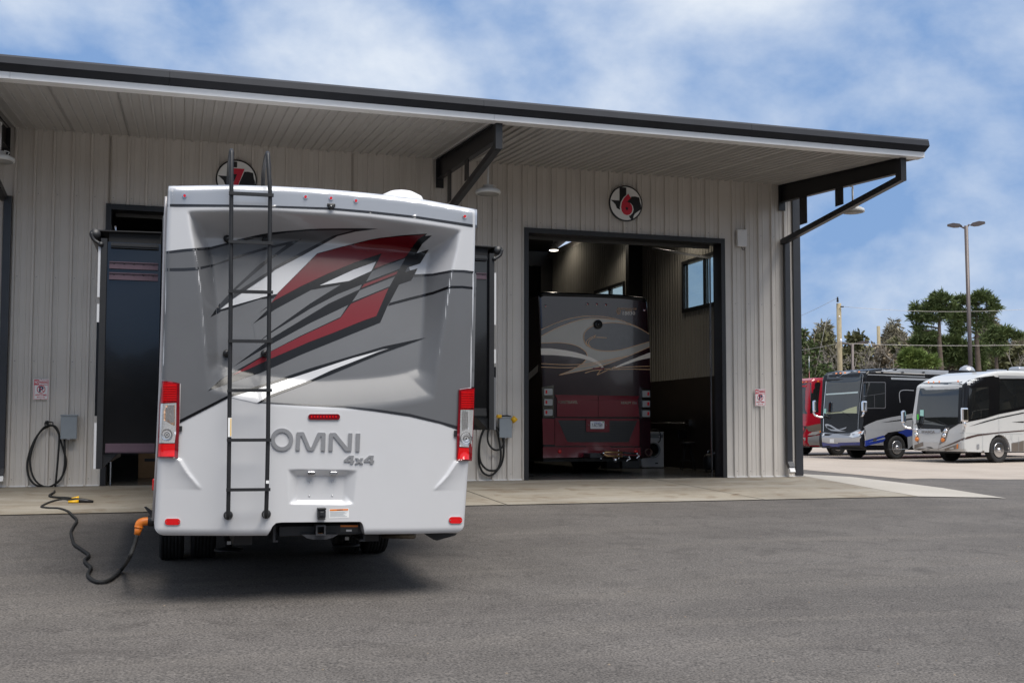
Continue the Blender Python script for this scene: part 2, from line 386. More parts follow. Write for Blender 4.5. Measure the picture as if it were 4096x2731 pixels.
for k in range(k0, math.ceil(BX1 / PW) + 1):
    a, c = max(k * PW - .15, BX0), min((k + 1) * PW - .15, BX1 - .1)
    if c - a < .05: continue
    b = MB(); segs = [(a, c, 0.015, ZT)]
    for d in (D7, D6):
        ns = []
        for (p, q, z0, z1) in segs:
            if z0 > 1 or q <= d[0] or p >= d[1]: ns.append((p, q, z0, z1)); continue
            if p < d[0]: ns.append((p, d[0], z0, z1)); p = d[0]
            if q > d[1]: ns.append((d[1], q, z0, z1)); q = d[1]
            ns.append((p, q, DZ, z1))
        segs = ns
    for s_ in segs: wall_sheet(b, *s_)
    b.build('siding_panel', SIDING, bld)
for d in (D7, D6):                       # door surrounds
    def fr(b, d=d):
        b.box(d[0] - .04, d[0] + .05, YW - .062, YW + .3, 0.0, DZ + .05); b.box(d[1] - .05, d[1] + .04, YW - .062, YW + .3, 0.0, DZ + .05)
        b.box(d[0] + .052, d[1] - .052, YW - .060, YW + .3, DZ - .05, DZ + .048)
    fo = part('door_frame', STEELB, bld, fr)
    # raised overhead door: bottom section and tracks
    def tr(b, d=d):
        b.box(d[0] + .1, d[1] - .1, YW + .35, YW + .41, DZ - .10, DZ + .35)
    part('overhead_door', mat('door_section', (.06, .058, .055), .5, 0, .05, 3), bld, tr)
    for sx, x in ((1, d[0] + .10), (-1, d[1] - .10)):
        part('door_track', ALU, bld, lambda b: (b.box(min(x, x + sx * .02), max(x, x + sx * .02), YW + .31, YW + .345, .02, DZ - .3), b.bar((x, YW + .33, DZ - .3), (x, YW + 3.2, DZ + .35), .03, .05)))
# base trim
for p, q in ((BX0, D7[0] - .06), (D7[1] + .06, D6[0] - .06), (D6[1] + .06, BX1 + .02)): part('base_trim', WHITEM, bld, lambda b: b.box(p, q, YW - .03, YW - .002, .012, .035))
def scr(b):
    k = math.ceil(BX0 / .3048)
    while k * .3048 < BX1 - .2:
        x = k * .3048 + .06
        for z in (.14, 2.15, 3.6, 5.05):
            if any(d[0] - .1 < x < d[1] + .1 for d in (D7, D6)) and z < DZ + .1: continue
            b.lathe([(.009, 0), (.009, .006), (.004, .009)], (x, YW - .001, z), (0, -1, 0), 6)
        k += 1
so_ = part('fastener_rows', ALU, bld, scr); so_['kind'] = 'stuff'
# corner trim
part('corner_trim', DARKM, bld, lambda b: (b.box(BX1 - .15, BX1 + .02, YW - .05, YW + .03, .036, ZT + .1), b.box(BX1 - .02, BX1 + .021, YW + .032, YW + .2, .036, ZT + .1)))
# soffit sheets (slope down to the eave)
ZS = 5.80
XE0, XE1 = BX0, 12.47
def soff_z(y): return ZT + (ZS - ZT) * (YW - y) / (YW - YE)
for k in range(k0, math.ceil(XE1 / PW) + 1):
    a, c = max(k * PW, XE0), min((k + 1) * PW, XE1)
    if c - a < .03: continue
    prof = [(a, 0)]; kk = math.ceil(a / .1524)
    while kk * .1524 < c:
        x = kk * .1524
        prof += [q for q in ((x - .026, 0), (x - .015, -.032), (x + .015, -.032), (x + .026, 0)) if a + 1e-4 < q[0] < c - 1e-4]; kk += 1
    prof.append((c, 0)); n = len(prof); b = MB()
    b.add([(x, y, soff_z(y) + h) for y in (YE + .01, YW - .001) for x, h in prof], [(i, i + 1, n + i + 1, n + i) for i in range(n - 1)])
    b.build('soffit_panel', mat('soffit_sheet', (.47, .45, .43), .38, 0, .05, 1.5), bld)
# roof with gutter and fascia
YR = (YW + YB) / 2
def roofz(y): return 6.035 + .108 * (y - 15.95) if y < YR else 6.035 + .108 * (2 * YR - y - 15.95)
def rf(b):
    pr = [15.97, YR, YB + 4.3]
    b.prism([(XE0, y, roofz(y)) for y in pr] + [(XE0, y, roofz(y) + .03) for y in reversed(pr)], (XE1 + .02 - XE0, 0, 0))
    x = math.ceil(XE0 / .61) * .61
    while x < XE1: b.bar((x, 16.33, roofz(16.33) + .045), (x, YR, roofz(YR) + .045), .05, .04); x += .61
roof = part('roof', mat('roof_sheet', (.10, .10, .11), .4, .2, .1, 2), bld, rf)
gz0 = [(15.96, 6.04), (15.945, 6.035), (15.925, 5.94), (15.94, 5.925), (16.05, 5.862), (16.14, 5.86), (16.14, 6.04)]
gx = [XE0] + [x for x in (-14, -9.4, -4.8, -.2, 4.4, 9.0)] + [XE1 + .01]
for i in range(len(gx) - 1):
    part('gutter', mat('gutter_black', (.022, .024, .030), .55, 0, .1, 4, spec=.2), roof, lambda b: b.prism([(gx[i] + .002, y, z) for y, z in gz0], (gx[i + 1] - gx[i] - .004, 0, 0)))
fx = [XE0] + [x for x in (-15.0, -8.9, -2.83 + .55, 4.6, 10.6)] + [XE1]
for i in range(len(fx) - 1):
    part('fascia', mat('fascia_white', (.82, .81, .80), .4, 0, .03, 3), roof, lambda b: (b.box(fx[i] + .002, fx[i + 1] - .002, 16.055, 16.09, ZS - .035, 5.858), b.box(fx[i] + .002, fx[i + 1] - .002, 16.091, 16.25, ZS - .035, ZS - .012)))
part('rake_trim', WHITEM, roof, lambda b: b.prism([(XE1 + .001, 16.15, ZS - .03), (XE1 + .001, 16.15, 6.0), (XE1 + .001, YW + 3, roofz(YW + 3) - .02), (XE1 + .001, YW + 3, ZT + .32), (XE1 + .001, YW, ZT)], (.02, 0, 0)))
# canopy brackets
def bracket(x, down=True):
    w = .11
    root = None
    pz = 5.36
    o = part('canopy_bracket', STEELB, bld, lambda b: (b.box(x, x + w, YE - .02, YE + .14, pz, ZS + .12),))
    def beam(b):
        y0, y1 = YE + .142, YW - .035
        top = lambda y: soff_z(y) - .025
        b.prism([(x + .045, y0, top(y0)), (x + .045, y1, top(y1)), (x + .045, y1, top(y1) - .36), (x + .045, y0, top(y0) - .26)], (.02, 0, 0))
        for hh, yy0, yy1 in ((0, 0, 0),):
            b.prism([(x, y0, top(y0) - .275), (x, y1, top(y1) - .375), (x, y1, top(y1) - .36), (x, y0, top(y0) - .26)], (w, 0, 0))
            b.prism([(x, y0, top(y0) + .012), (x, y1, top(y1) + .012), (x, y1, top(y1) - .002), (x, y0, top(y0) - .002)], (w, 0, 0))
        b.box(x - .02, x + w + .02, YW - .055, YW - .033, top(y1) - .55, top(y1) + .0)
    part('beam', STEELB, o, beam)
    zb = 4.93
    part('brace', STEELB, o, lambda b: b.bar((x + w / 2, YE + .06, pz + .05), (x + w / 2, YW - .04, zb), .10, .11))
    for fy in (.47, .78):
        y = YE + fy * (YW - YE); zt = soff_z(y) - .025 - .28 - .08 * fy; zz = pz + (zb - pz) * fy + .14
        part('hanger_plate', STEELB, o, lambda b: b.box(x + .03, x + .045, y - .13, y + .13, zz, zt))
    if down:
        part('downspout', DARKM, bld, lambda b: (b.rbox(x + .06, x + .19, YW - .13, YW - .04, .30, zb + .03, .012), b.bar((x + .125, YW - .085, .32), (x + .125, YW - .17, .2), .125, .085)))
        part('downspout_outlet', WHITEM, bld, lambda b: b.bar((x + .125, YW - .14, .2), (x + .125, YW - .2, .10), .12, .08))
    return o
for x in (12.07, 4.66, -2.97, -10.6): bracket(x)
# right side wall with window openings, interior faces, floor
XI = BX1 - .16
WIN = [(23.1, 25.45), (29.35, 31.65), (37.0, 39.4)]
wz1 = onX(1562, 608.7, XI).z; wz0 = onX(1561, 716.4, XI).z
def ribs_x(mb, y0, y1, z0, z1, x, h=.018, pitch=.1524):
    prof = [(y0, 0)]; k = math.ceil(y0 / pitch)
    while k * pitch < y1:
        c = k * pitch; prof += [q for q in ((c - .03, 0), (c - .015, h), (c + .015, h), (c + .03, 0)) if y0 + 1e-4 < q[0] < y1 - 1e-4]; k += 1
    prof.append((y1, 0)); n = len(prof)
    mb.add([(x - hh, y, z) for z in (z0, z1) for y, hh in prof], [(i, i + 1, n + i + 1, n + i) for i in range(n - 1)])
DADOZ = onX(1570, 870, XI).z
edges = sorted(set([YW + .21] + [w for ww in WIN for w in ww] + [YB]))
y = YW + .21
while y < YB - .01:
    nx_ = min([e for e in edges if e > y + .01] + [y + PW]) if True else 0
    y2 = min(y + PW, nx_)
    inwin = any(a - .001 <= y and y2 <= c + .001 for a, c in WIN)
    for z0, z1 in (((DADOZ, wz0), (wz1, 7.0)) if inwin else ((DADOZ, 7.0),)):
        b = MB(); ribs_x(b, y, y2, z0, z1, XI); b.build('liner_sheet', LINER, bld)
    y = y2
def sidewall(b):
    segs = [(YW + .0, WIN[0][0], 0, 7.2)]
    for i, (a, c) in enumerate(WIN):
        b.box(XI + .02, BX1 - .03, a, c, 0, wz0); b.box(XI + .02, BX1 - .03, a, c, wz1, 7.2)
        nxt = WIN[i + 1][0] if i + 1 < len(WIN) else YB
        b.box(XI + .02, BX1 - .03, c, nxt, 0, 7.2)
    b.box(XI + .02, BX1 - .03, YW + .21, WIN[0][0], 0, 7.2)
part('side_wall', SIDING, bld, sidewall)
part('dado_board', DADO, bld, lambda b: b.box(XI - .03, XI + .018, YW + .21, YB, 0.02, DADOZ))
for a, c in WIN:
    wo = part('window', PLBLK, bld, lambda b: (b.box(XI - .05, XI + .1, a - .05, a + .05, wz0 - .05, wz1 + .05), b.box(XI - .05, XI + .1, c - .05, c + .05, wz0 - .05, wz1 + .05),
        b.box(XI - .048, XI + .098, a + .052, c - .052, wz0 - .05, wz0 + .04), b.box(XI - .048, XI + .098, a + .052, c - .052, wz1 - .04, wz1 + .05), b.box(XI - .03, XI + .08, (a + c) / 2 - .05, (a + c) / 2 + .05, wz0 + .042, wz1 - .042)))
    for p, q in ((a + .052, (a + c) / 2 - .052), ((a + c) / 2 + .052, c - .052)):
        part('pane', mat('clear_glass', (.50, .62, .63), .0, 0, trans=1.0), wo, lambda b: b.box(XI + .02, XI + .028, p, q, wz0 + .043, wz1 - .043))
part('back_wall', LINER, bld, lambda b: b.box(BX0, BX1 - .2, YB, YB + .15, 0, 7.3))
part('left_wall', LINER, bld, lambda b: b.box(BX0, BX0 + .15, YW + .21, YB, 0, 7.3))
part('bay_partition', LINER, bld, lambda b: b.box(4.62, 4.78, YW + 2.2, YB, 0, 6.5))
for yy in (28.1, 35.8):
    part('frame_column', STEELB, bld, lambda b: (b.box(XI - .45, XI - .035, yy - .11, yy + .11, 0, 6.9), ))
    part('rafter', STEELB, bld, lambda b: b.bar((XI - .2, yy, roofz(yy) - .45), (4.8, yy, roofz(yy) - .45), .2, .5))
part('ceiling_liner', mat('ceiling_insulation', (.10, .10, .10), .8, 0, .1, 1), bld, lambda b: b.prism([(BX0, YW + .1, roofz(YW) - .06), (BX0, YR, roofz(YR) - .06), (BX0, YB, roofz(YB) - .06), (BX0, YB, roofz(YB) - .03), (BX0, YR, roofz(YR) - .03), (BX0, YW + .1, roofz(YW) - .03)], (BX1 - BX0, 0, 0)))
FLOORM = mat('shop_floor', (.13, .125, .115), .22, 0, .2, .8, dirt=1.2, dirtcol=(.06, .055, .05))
fl = MB().box(BX0 + .15, BX1 - .03, YW - .018, YB, -.2, .012).build('shop_floor', FLOORM); fl['kind'] = 'structure'
part('conduit', ALU, bld, lambda b: (b.tube([(XI - .06, 25.2, 1.15), (XI - .06, 31, 1.2)], .015), b.box(XI - .12, XI - .03, 25.0, 25.2, 1.07, 1.23)))

# ------------------------------------------------------------------ the grey and white motorhome seen from behind
YRV = 8.8; RR = .02
EX = Vector((math.cos(RR), 0, -math.sin(RR))); EZ = Vector((math.sin(RR), 0, math.cos(RR)))
OC = onY(720, 984, YRV)
def ab(x, y, d=0.0):
    p = onY(x, y, YRV + d) - OC; return (p.dot(EX), p.dot(EZ))
def w3(a, b, d): return OC + EX * a + EZ * b + Vector((0, d, 0))
def P2(L_): return np.array([ab(x, y) for x, y in L_])
top_e = P2([(384, 424), (529, 422), (624, 425), (718, 430), (800, 436.5), (885, 445), (970, 455.5), (1097.5, 479)])
lef_e = P2([(386, 424), (383, 475), (379.5, 580), (376, 720), (370, 873), (361.5, 1050), (351, 1238)])
rig_e = P2([(1097.5, 478), (1096, 625), (1092, 833), (1085, 1057), (1073, 1240)])
bot_e = P2([(350, 1233), (500, 1231), (618, 1230), (624, 1219), (629, 1208), (637, 1200.5), (650, 1199), (833, 1197.5), (838, 1202), (841, 1210), (844, 1227), (950, 1226), (1080, 1224.5)])
rec_o = P2([(430, 484), (560, 483), (640, 484), (750, 490), (850, 498), (950, 511), (1061, 527), (1052, 575), (1040, 625), (1024, 735), (1006, 850), (1000, 914), (960, 924), (930, 929), (880, 937), (842, 941), (790, 941), (738, 941), (680, 936), (613, 929), (532, 914), (476, 896), (472, 820), (466, 746), (461, 680), (452, 610), (442, 550)])
rec_i = P2([(474, 531), (560, 533), (640, 535), (750, 542), (850, 549), (930, 556), (1006, 567), (1000, 595), (993, 625), (980, 735), (966, 845), (930, 853), (898, 859), (850, 864), (805, 867), (738, 871), (690, 867), (644, 862), (591, 855), (532, 843), (504, 836), (504, 780), (503, 700), (496, 640), (487, 578)])
cr_r = P2([(1085, 478), (1062, 525), (1040, 625), (1006, 850), (985, 1000), (952, 1240)])
cr_l = P2([(400, 420), (430, 484), (452, 610), (466, 746), (475, 896), (500, 1050), (545, 1240)])
lic_o = P2([(660, 1077), (822, 1079), (813, 1158), (664, 1157)])
lic_i = P2([(685, 1093), (791.5, 1093), (789, 1149.5), (683, 1149.5)])
wh_l = P2([(404, 1052), (412, 1056), (430, 1085), (462, 1124)]); wh_r = P2([(1064, 1056), (1052, 1060), (1030, 1092), (998, 1126)])
def segdist(P, poly, closed=True):
    D_ = np.full(len(P), 1e9); n = len(poly)
    for i in range(n if closed else n - 1):
        a = poly[i]; c = poly[(i + 1) % n]; d = c - a; t = np.clip(((P - a) @ d) / (d @ d), 0, 1)
        D_ = np.minimum(D_, np.hypot(*(P - a - t[:, None] * d).T))
    return D_
def inside(P, poly):
    r = np.zeros(len(P), bool); n = len(poly); j = n - 1
    for i in range(n):
        xi, yi = poly[i]; xj, yj = poly[j]
        c = ((yi > P[:, 1]) != (yj > P[:, 1])) & (P[:, 0] < (xj - xi) * (P[:, 1] - yi) / (yj - yi + 1e-12) + xi); r ^= c; j = i
    return r
def well(P, o, i, dep):
    io = inside(P, o); ii = inside(P, i); do = segdist(P, o); di = segdist(P, i)
    t = np.where(ii, 1, np.where(io, do / (do + di + 1e-9), 0)); e = .09
    s = np.where(t < e, t * t / (2 * e), np.where(t > 1 - e, 1 - e - (1 - t) ** 2 / (2 * e), t - e / 2)) / (1 - e)
    return dep * s
def interp_x(poly, b): o = np.argsort(poly[:, 1]); return np.interp(b, poly[o, 1], poly[o, 0])
def interp_z(poly, a): return np.interp(a, poly[:, 0], poly[:, 1])
RECD = .15
def depth_core(P):
    P = np.asarray(P, float); a, b = P[:, 0], P[:, 1]
    bt = np.clip((b - ab(720, 930)[1]) / (ab(720, 520)[1] - ab(720, 930)[1]), 0, 1)
    d = well(P, rec_o, rec_i, RECD * (.6 + 1.9 * bt ** 1.5))
    s = a - interp_x(cr_r, b); d = d + .17 * np.maximum(0, np.sqrt(s * s + .004) * .5 + s * .5)
    s = interp_x(cr_l, b) - a; d = d + .17 * np.maximum(0, np.sqrt(s * s + .004) * .5 + s * .5)
    return d
_gs = .008; _ga = np.arange(-1.45, 1.45, _gs); _gb = np.arange(-1.1, 2.2, _gs)
_rast = depth_core(np.stack(np.meshgrid(_ga, _gb), -1).reshape(-1, 2)).reshape(len(_gb), len(_ga))
_k = np.exp(-.5 * (np.arange(-5, 6) / .7) ** 2); _k /= _k.sum()
for _ax in (0, 1): _rast = np.apply_along_axis(lambda r: np.convolve(np.pad(r, 5, mode='edge'), _k, 'valid'), _ax, _rast)
def depth(P):
    P = np.asarray(P, float); a, b = P[:, 0], P[:, 1]
    fa = np.clip((a - _ga[0]) / _gs, 0, len(_ga) - 1.001); fb = np.clip((b - _gb[0]) / _gs, 0, len(_gb) - 1.001); ia = fa.astype(int); ib = fb.astype(int); ta = fa - ia; tb = fb - ib
    d = _rast[ib, ia] * (1 - ta) * (1 - tb) + _rast[ib, ia + 1] * ta * (1 - tb) + _rast[ib + 1, ia] * (1 - ta) * tb + _rast[ib + 1, ia + 1] * ta * tb
    d = d + well(P, lic_o, lic_i, .055)
    # scoops below the tail lights
    for wl, sg in ((wh_l, 1), (wh_r, -1)):
        z0, z1 = wl[-1, 1], wl[0, 1]; tt = np.clip((b - z0) / (z1 - z0), 0, 1); win = np.where((b > z0) & (b < z1 + .05), np.sin(np.clip((b - z0) / (z1 - z0), 0, 1) * PI / 2) ** .7, 0)
        s = (interp_x(wl, b) - a) * sg
        d = d - .030 * win * np.where(s > 0, np.exp(-s / .085), np.exp(s / .008)) * np.clip((z1 + .05 - b) / .05, 0, 1)
    # rounded outer edges
    for e, r in ((a - interp_x(lef_e, b), .045), (interp_x(rig_e, b) - a, .045), (interp_z(top_e, a) - b, .05), (b - ab(720, 1233)[1], .07)):
        q = np.clip(r - e, 0, r); d = d + r - np.sqrt(np.maximum(r * r - q * q, 0)) * (1) if True else d
    # gentle overall crown
    return d + .010 * (a / 1.2) ** 2
def surf(x, y, off=0.0):
    d = 0.0
    for _ in range(5):
        a, b = ab(x, y, d); d = float(depth([(a, b)])[0]) - off
    a, b = ab(x, y, d); return w3(a, b, d)
def surf_many(pts, off):
    pts = np.asarray(pts, float); d = np.zeros(len(pts)); 
    R_ = np.array([ray(x * DS, y * DS) for x, y in pts]); R_ = R_ / R_[:, 1:2]
    ex = np.array(EX); ez = np.array(EZ); oc = np.array(OC)
    for _ in range(6):
        P = np.array([0, 0, CH]) + R_ * (YRV + d)[:, None] - oc
        A = np.stack([P @ ex, P @ ez], 1); d = depth(A) - off
    P = np.array([0, 0, CH]) + R_ * (YRV + d)[:, None]
    return [Vector(p) for p in P]
rv = thing('motorhome', 'white and grey motorhome with red and black swoosh graphics, rear ladder and chrome OMNI lettering', 'motorhome', (1.1, YRV + 3, gz(1, YRV + 3)))
def drape(name, poly, off, m, parent, step=7.0, thick=.0, smooth=True):
    v, f, bd = cut2d(poly, step); vs = surf_many(v, off); b = MB(); b.add(vs, f, smooth)
    if thick:
        k = len(vs); b.add([p.copy() for p in vs] + [p + Vector((0, thick, 0)) for p in vs], [(i, j, j + k, i + k) for i, j in bd])
    return b.build(name, m, parent)
# rear cap shell
NS, NT = 280, 320
bmap = lambda x: x
A0 = np.linspace(0, 1, NS); A0 = np.unique(np.concatenate([A0, [0.003, .008, .015, .025, .985, .992, .997]])); NS = len(A0)
TT = np.unique(np.concatenate([np.linspace(0, 1, NT), [.002, .005, .009, .985, .991, .996]])); NT = len(TT)
grid = np.zeros((NT, NS, 2))
amid = lef_e[:, 0].min() + (rig_e[:, 0].max() - lef_e[:, 0].min()) * A0
zb = interp_z(bot_e, amid); zt = interp_z(top_e, amid)
# round lower corners
lc = np.minimum(amid - amid[0], amid[-1] - amid[0] - (amid - amid[0])); q = np.clip(.09 - lc, 0, .09); zb = zb + .09 - np.sqrt(np.maximum(.0081 - q * q, 0))
q = np.clip(.02 - lc, 0, .02); zt = zt - (.02 - np.sqrt(np.maximum(.0004 - q * q, 0)))
for j, t in enumerate(TT):
    b_ = zb + (zt - zb) * t; xl = interp_x(lef_e, b_); xr = interp_x(rig_e, b_); grid[j, :, 0] = xl + (xr - xl) * A0; grid[j, :, 1] = b_
flat = grid.reshape(-1, 2); dd = depth(flat)
cb = MB(); cb.add([w3(p[0], p[1], d) for p, d in zip(flat, dd)], [(j * NS + i, j * NS + i + 1, (j + 1) * NS + i + 1, (j + 1) * NS + i) for j in range(NT - 1) for i in range(NS - 1)], True)
ring = [i for i in range(NS)] + [j * NS + NS - 1 for j in range(1, NT)] + [(NT - 1) * NS + i for i in range(NS - 2, -1, -1)] + [j * NS for j in range(NT - 2, 0, -1)]
k = len(ring); rp = [cb.v[i] for i in ring]
cb.add([p.copy() for p in rp] + [Vector((p.x, YRV + .46, p.z)) for p in rp], [(i, (i + 1) % k, (i + 1) % k + k, i + k) for i in range(k)], True)
cap = cb.build('rear_cap', [PAINTW, PAINTG], rv)

zA = lambda *L_: [(367.5 + .15381 * L_[i], 470.9 + .15381 * L_[i + 1]) for i in range(0, len(L_), 2)]
zB = lambda *L_: [(631.6 + .20508 * L_[i], 470.9 + .20508 * L_[i + 1]) for i in range(0, len(L_), 2)]
zC = lambda *L_: [(367.5 + .18307 * L_[i], 689.1 + .18307 * L_[i + 1]) for i in range(0, len(L_), 2)]
zD = lambda *L_: [(689.1 + .20138 * L_[i], 660.3 + .20138 * L_[i + 1]) for i in range(0, len(L_), 2)]
def inset_l(y): return float(np.interp(y, [424, 475, 580, 720, 873, 1050, 1238], [386, 383, 379.5, 376, 370, 361.5, 351])) + 1.6
def inset_r(y): return float(np.interp(y, [478, 625, 833, 1057, 1240], [1097.5, 1096, 1092, 1085, 1073])) - 1.6
# silver band at the top and its dark pinstripe
drape('graphic_band', [(inset_l(430), 427.5), (529, 425), (624, 427.5), (718, 432.5), (800, 439), (885, 447.5), (970, 458), (inset_r(485), 481.5), (inset_r(516), 517.5), (952, 496), (850, 485), (753, 477), (630, 473), (520, 470.5), (inset_l(469), 469)], .0015, PAINTLG, cap)
drape('graphic_stripe', [(inset_l(469), 468.5), (520, 470), (630, 472.6), (753, 476.6), (850, 484.6), (952, 495.6), (inset_r(516), 517), (inset_r(523), 523.5), (952, 501), (850, 490), (753, 481.5), (630, 477), (520, 475), (inset_l(475), 475)], .0025, PAINTDG, cap)
S1u = zA(370, 655, 510, 645, 760, 625, 980, 570, 1100, 532, 1250, 495, 1500, 440, 1680, 410, 1900, 388, 2240, 365) + zB(250, 275, 500, 266, 800, 262, 1000, 262, 1155, 268)
S1l = zB(880, 284, 650, 281, 250, 293) + zA(2240, 382, 1900, 412, 1680, 448, 1500, 480, 1250, 538, 1100, 570, 980, 605, 760, 665, 510, 685, 370, 697)
S2l = zB(1155, 268, 900, 300, 700, 350, 300, 570, 0, 725) + zA(1670, 1010, 1090, 1400, 890, 1560)
S2u = zA(890, 1500, 1090, 1330, 1670, 960) + zB(0, 690, 300, 525, 650, 345, 880, 285)
G = [(inset_l(579), 579)] + S1u + S2l + zA(1090, 1500, 1760, 1330) + zB(480, 900, 900, 700, 1460, 610, 1545, 800, 1760, 780, 1990, 738, 2120, 740) + [(inset_r(628), 628), (inset_r(888), 888), (1056, 893), (1050, 983)] + zD(1600, 1540, 1250, 1455, 850, 1400, 500, 1360, 0, 1335) + zC(1390, 1290, 1215, 1290, 880, 1215, 250, 1530, 262, 1045) + [(395, 876), (inset_l(873), 873)]
drape('graphic_field', G, .0015, PAINTG, cap, step=4.5)
# the shell itself is sprayed grey under the grey field
_gp = surf_many(G, 0); _gab = np.array([((p - OC).dot(EX), (p - OC).dot(EZ)) for p in _gp])
_nq = (NT - 1) * (NS - 1); _cen = .25 * (grid[:-1, :-1] + grid[1:, :-1] + grid[:-1, 1:] + grid[1:, 1:]).reshape(-1, 2)
_in = inside(_cen, _gab) & (segdist(_cen, _gab) > .011)
_mi = np.zeros(len(cap.data.polygons), np.int32); _mi[:_nq] = _in; cap.data.polygons.foreach_set('material_index', _mi)
drape('graphic_stripe', [(inset_l(577), 577)] + S1u + S1l + [(inset_l(583), 583)], .0028, PAINTDG, cap)
drape('graphic_stripe', S2u[::-1][:1] + S2l + S2u, .0028, PAINTDG, cap) if False else drape('graphic_stripe', zB(1155, 268) + S2l[1:] + S2u, .0031, PAINTDG, cap)
drape('graphic_stripe', [(inset_l(616), 616)] + zA(370, 940, 560, 930, 800, 885, 1000, 815, 1250, 725, 1640, 612, 1700, 600, 2120, 505, 1680, 800, 1100, 1290, 890, 1535, 890, 1480, 1100, 1250, 1480, 890, 1680, 755, 1890, 595, 1640, 652, 1250, 765, 1000, 845, 800, 910, 560, 975, 370, 986) + [(inset_l(623), 623)], .0025, PAINTDG, cap)
drape('graphic_stripe', zA(890, 1562, 1090, 1500, 1640, 1345, 1765, 1323, 1690, 1395, 1500, 1402, 1090, 1537, 890, 1592), .0028, PAINTK, cap)
drape('graphic_spike', zC(750, 40, 632, 216, 757, 150), .0026, PAINTK, cap)
K = zC(600, 1140, 915, 840, 1210, 550, 1165, 300, 1240, 165) + zB(-43, 1099, 32, 983, 228, 787, 473, 541, 750, 466, 1050, 391, 1180, 368, 1430, 340, 1702, 322, 1680, 350, 1757, 344, 1650, 435, 1585, 540, 1722, 498, 1625, 655, 1480, 700, 1460, 750, 1597, 709, 1565, 775, 1525, 845, 1390, 890, 1285, 1090, 1260, 1130) + zD(915, 400, 370, 620, 0, 770) + zC(1390, 855, 1240, 920, 900, 1030)
gr = drape('graphic_swoosh', K, .0028, PAINTK, cap)
def ov(n, p, m): drape(n, p, .0042, m, cap)
ov('graphic_patch', zC(600, 1138, 915, 840, 1350, 580, 1882, 290) + zD(550, 199, 460, 336, 0, 552) + zC(1390, 640, 870, 930, 750, 1003), PAINTG)
ov('graphic_patch', zC(915, 840, 1210, 550, 1390, 415, 1882, 110) + zB(700, 1000, 975, 890, 945, 945, 600, 1105) + zC(1395, 480, 1270, 575), PAINTG)
ov('graphic_patch', zC(1210, 550, 1165, 300, 1350, 185) + zB(0, 1170, 405, 952, 735, 893, 560, 1000) + zC(1882, 45, 1390, 395), PAINTG)
ov('graphic_patch', zC(1165, 300, 1240, 165, 1350, 92, 1350, 120), PAINTG)
ov('graphic_blade', zB(-43, 1099, 35, 987, 230, 792, 475, 547, 750, 472, 1050, 397, 1180, 374, 1430, 350, 1680, 330, 1600, 390, 1560, 440, 1480, 560, 1450, 590, 1300, 640, 1110, 712, 1195, 542, 900, 640, 600, 765, 300, 905, 0, 1065), PAINTR)
ov('graphic_blade', zB(1130, 635, 880, 725, 500, 900, 830, 850, 1080, 738), PAINTW)
ov('graphic_patch', zB(1460, 597, 1395, 715, 1020, 860, 1090, 740), PAINTG)
ov('graphic_patch', zB(1375, 740, 1360, 775, 965, 930, 1000, 885), PAINTR)
ov('graphic_patch', zB(1345, 800, 1285, 910, 865, 1083, 950, 955), PAINTG)
ov('graphic_blade', zD(1010, 5, 870, 325, 700, 385, 370, 520, 100, 622, 0, 667) + zC(1390, 735, 1100, 870, 905, 943, 1390, 645) + zD(0, 562, 460, 347, 580, 187, 780, 100), PAINTR)
drape('graphic_stripe', zB(1285, 1095, 1530, 1030, 1770, 970, 1950, 905, 2100, 905) + [(inset_r(660), 660), (inset_r(666), 665.5)] + zB(2100, 930, 1960, 932, 1770, 1000, 1530, 1060, 1265, 1130), .0031, PAINTK, cap)
drape('graphic_stripe', zB(1565, 775, 1760, 768, 1990, 725, 2120, 728) + [(inset_r(624), 624), (inset_r(630), 630)] + zB(2120, 755, 1990, 752, 1760, 795, 1540, 805), .0031, PAINTDG, cap)
ov('graphic_blade', zC(880, 1215, 1390, 1050, 1882, 885) + zD(500, 830, 1035, 689, 350, 960, 0, 1100) + zC(1400, 1195, 1215, 1290), PAINTW)
drape('graphic_stripe', zC(250, 1500, 860, 1190, 1390, 1025, 1882, 855) + zD(500, 805, 950, 672, 1440, 568, 1030, 690, 950, 692, 500, 835, 0, 1000) + zC(1390, 1060, 860, 1225, 250, 1540), .0048, PAINTK, cap)
drape('graphic_stripe', zC(1215, 1290, 1400, 1180, 1882, 1005) + zD(350, 945, 900, 730, 1033, 689, 1440, 572, 1100, 690, 900, 762, 350, 990, 0, 1125) + zC(1400, 1212, 1255, 1291), .0052, PAINTK, cap)
drape('graphic_stripe', zC(1215, 1288, 1390, 1286, 1882, 1306) + zD(500, 1348, 850, 1384, 1250, 1438, 1600, 1525) + [(1050, 978), (1050, 986)] + zD(1600, 1552, 1250, 1470, 850, 1410, 500, 1368, 0, 1343) + zC(1390, 1298), .0031, PAINTDG, cap)
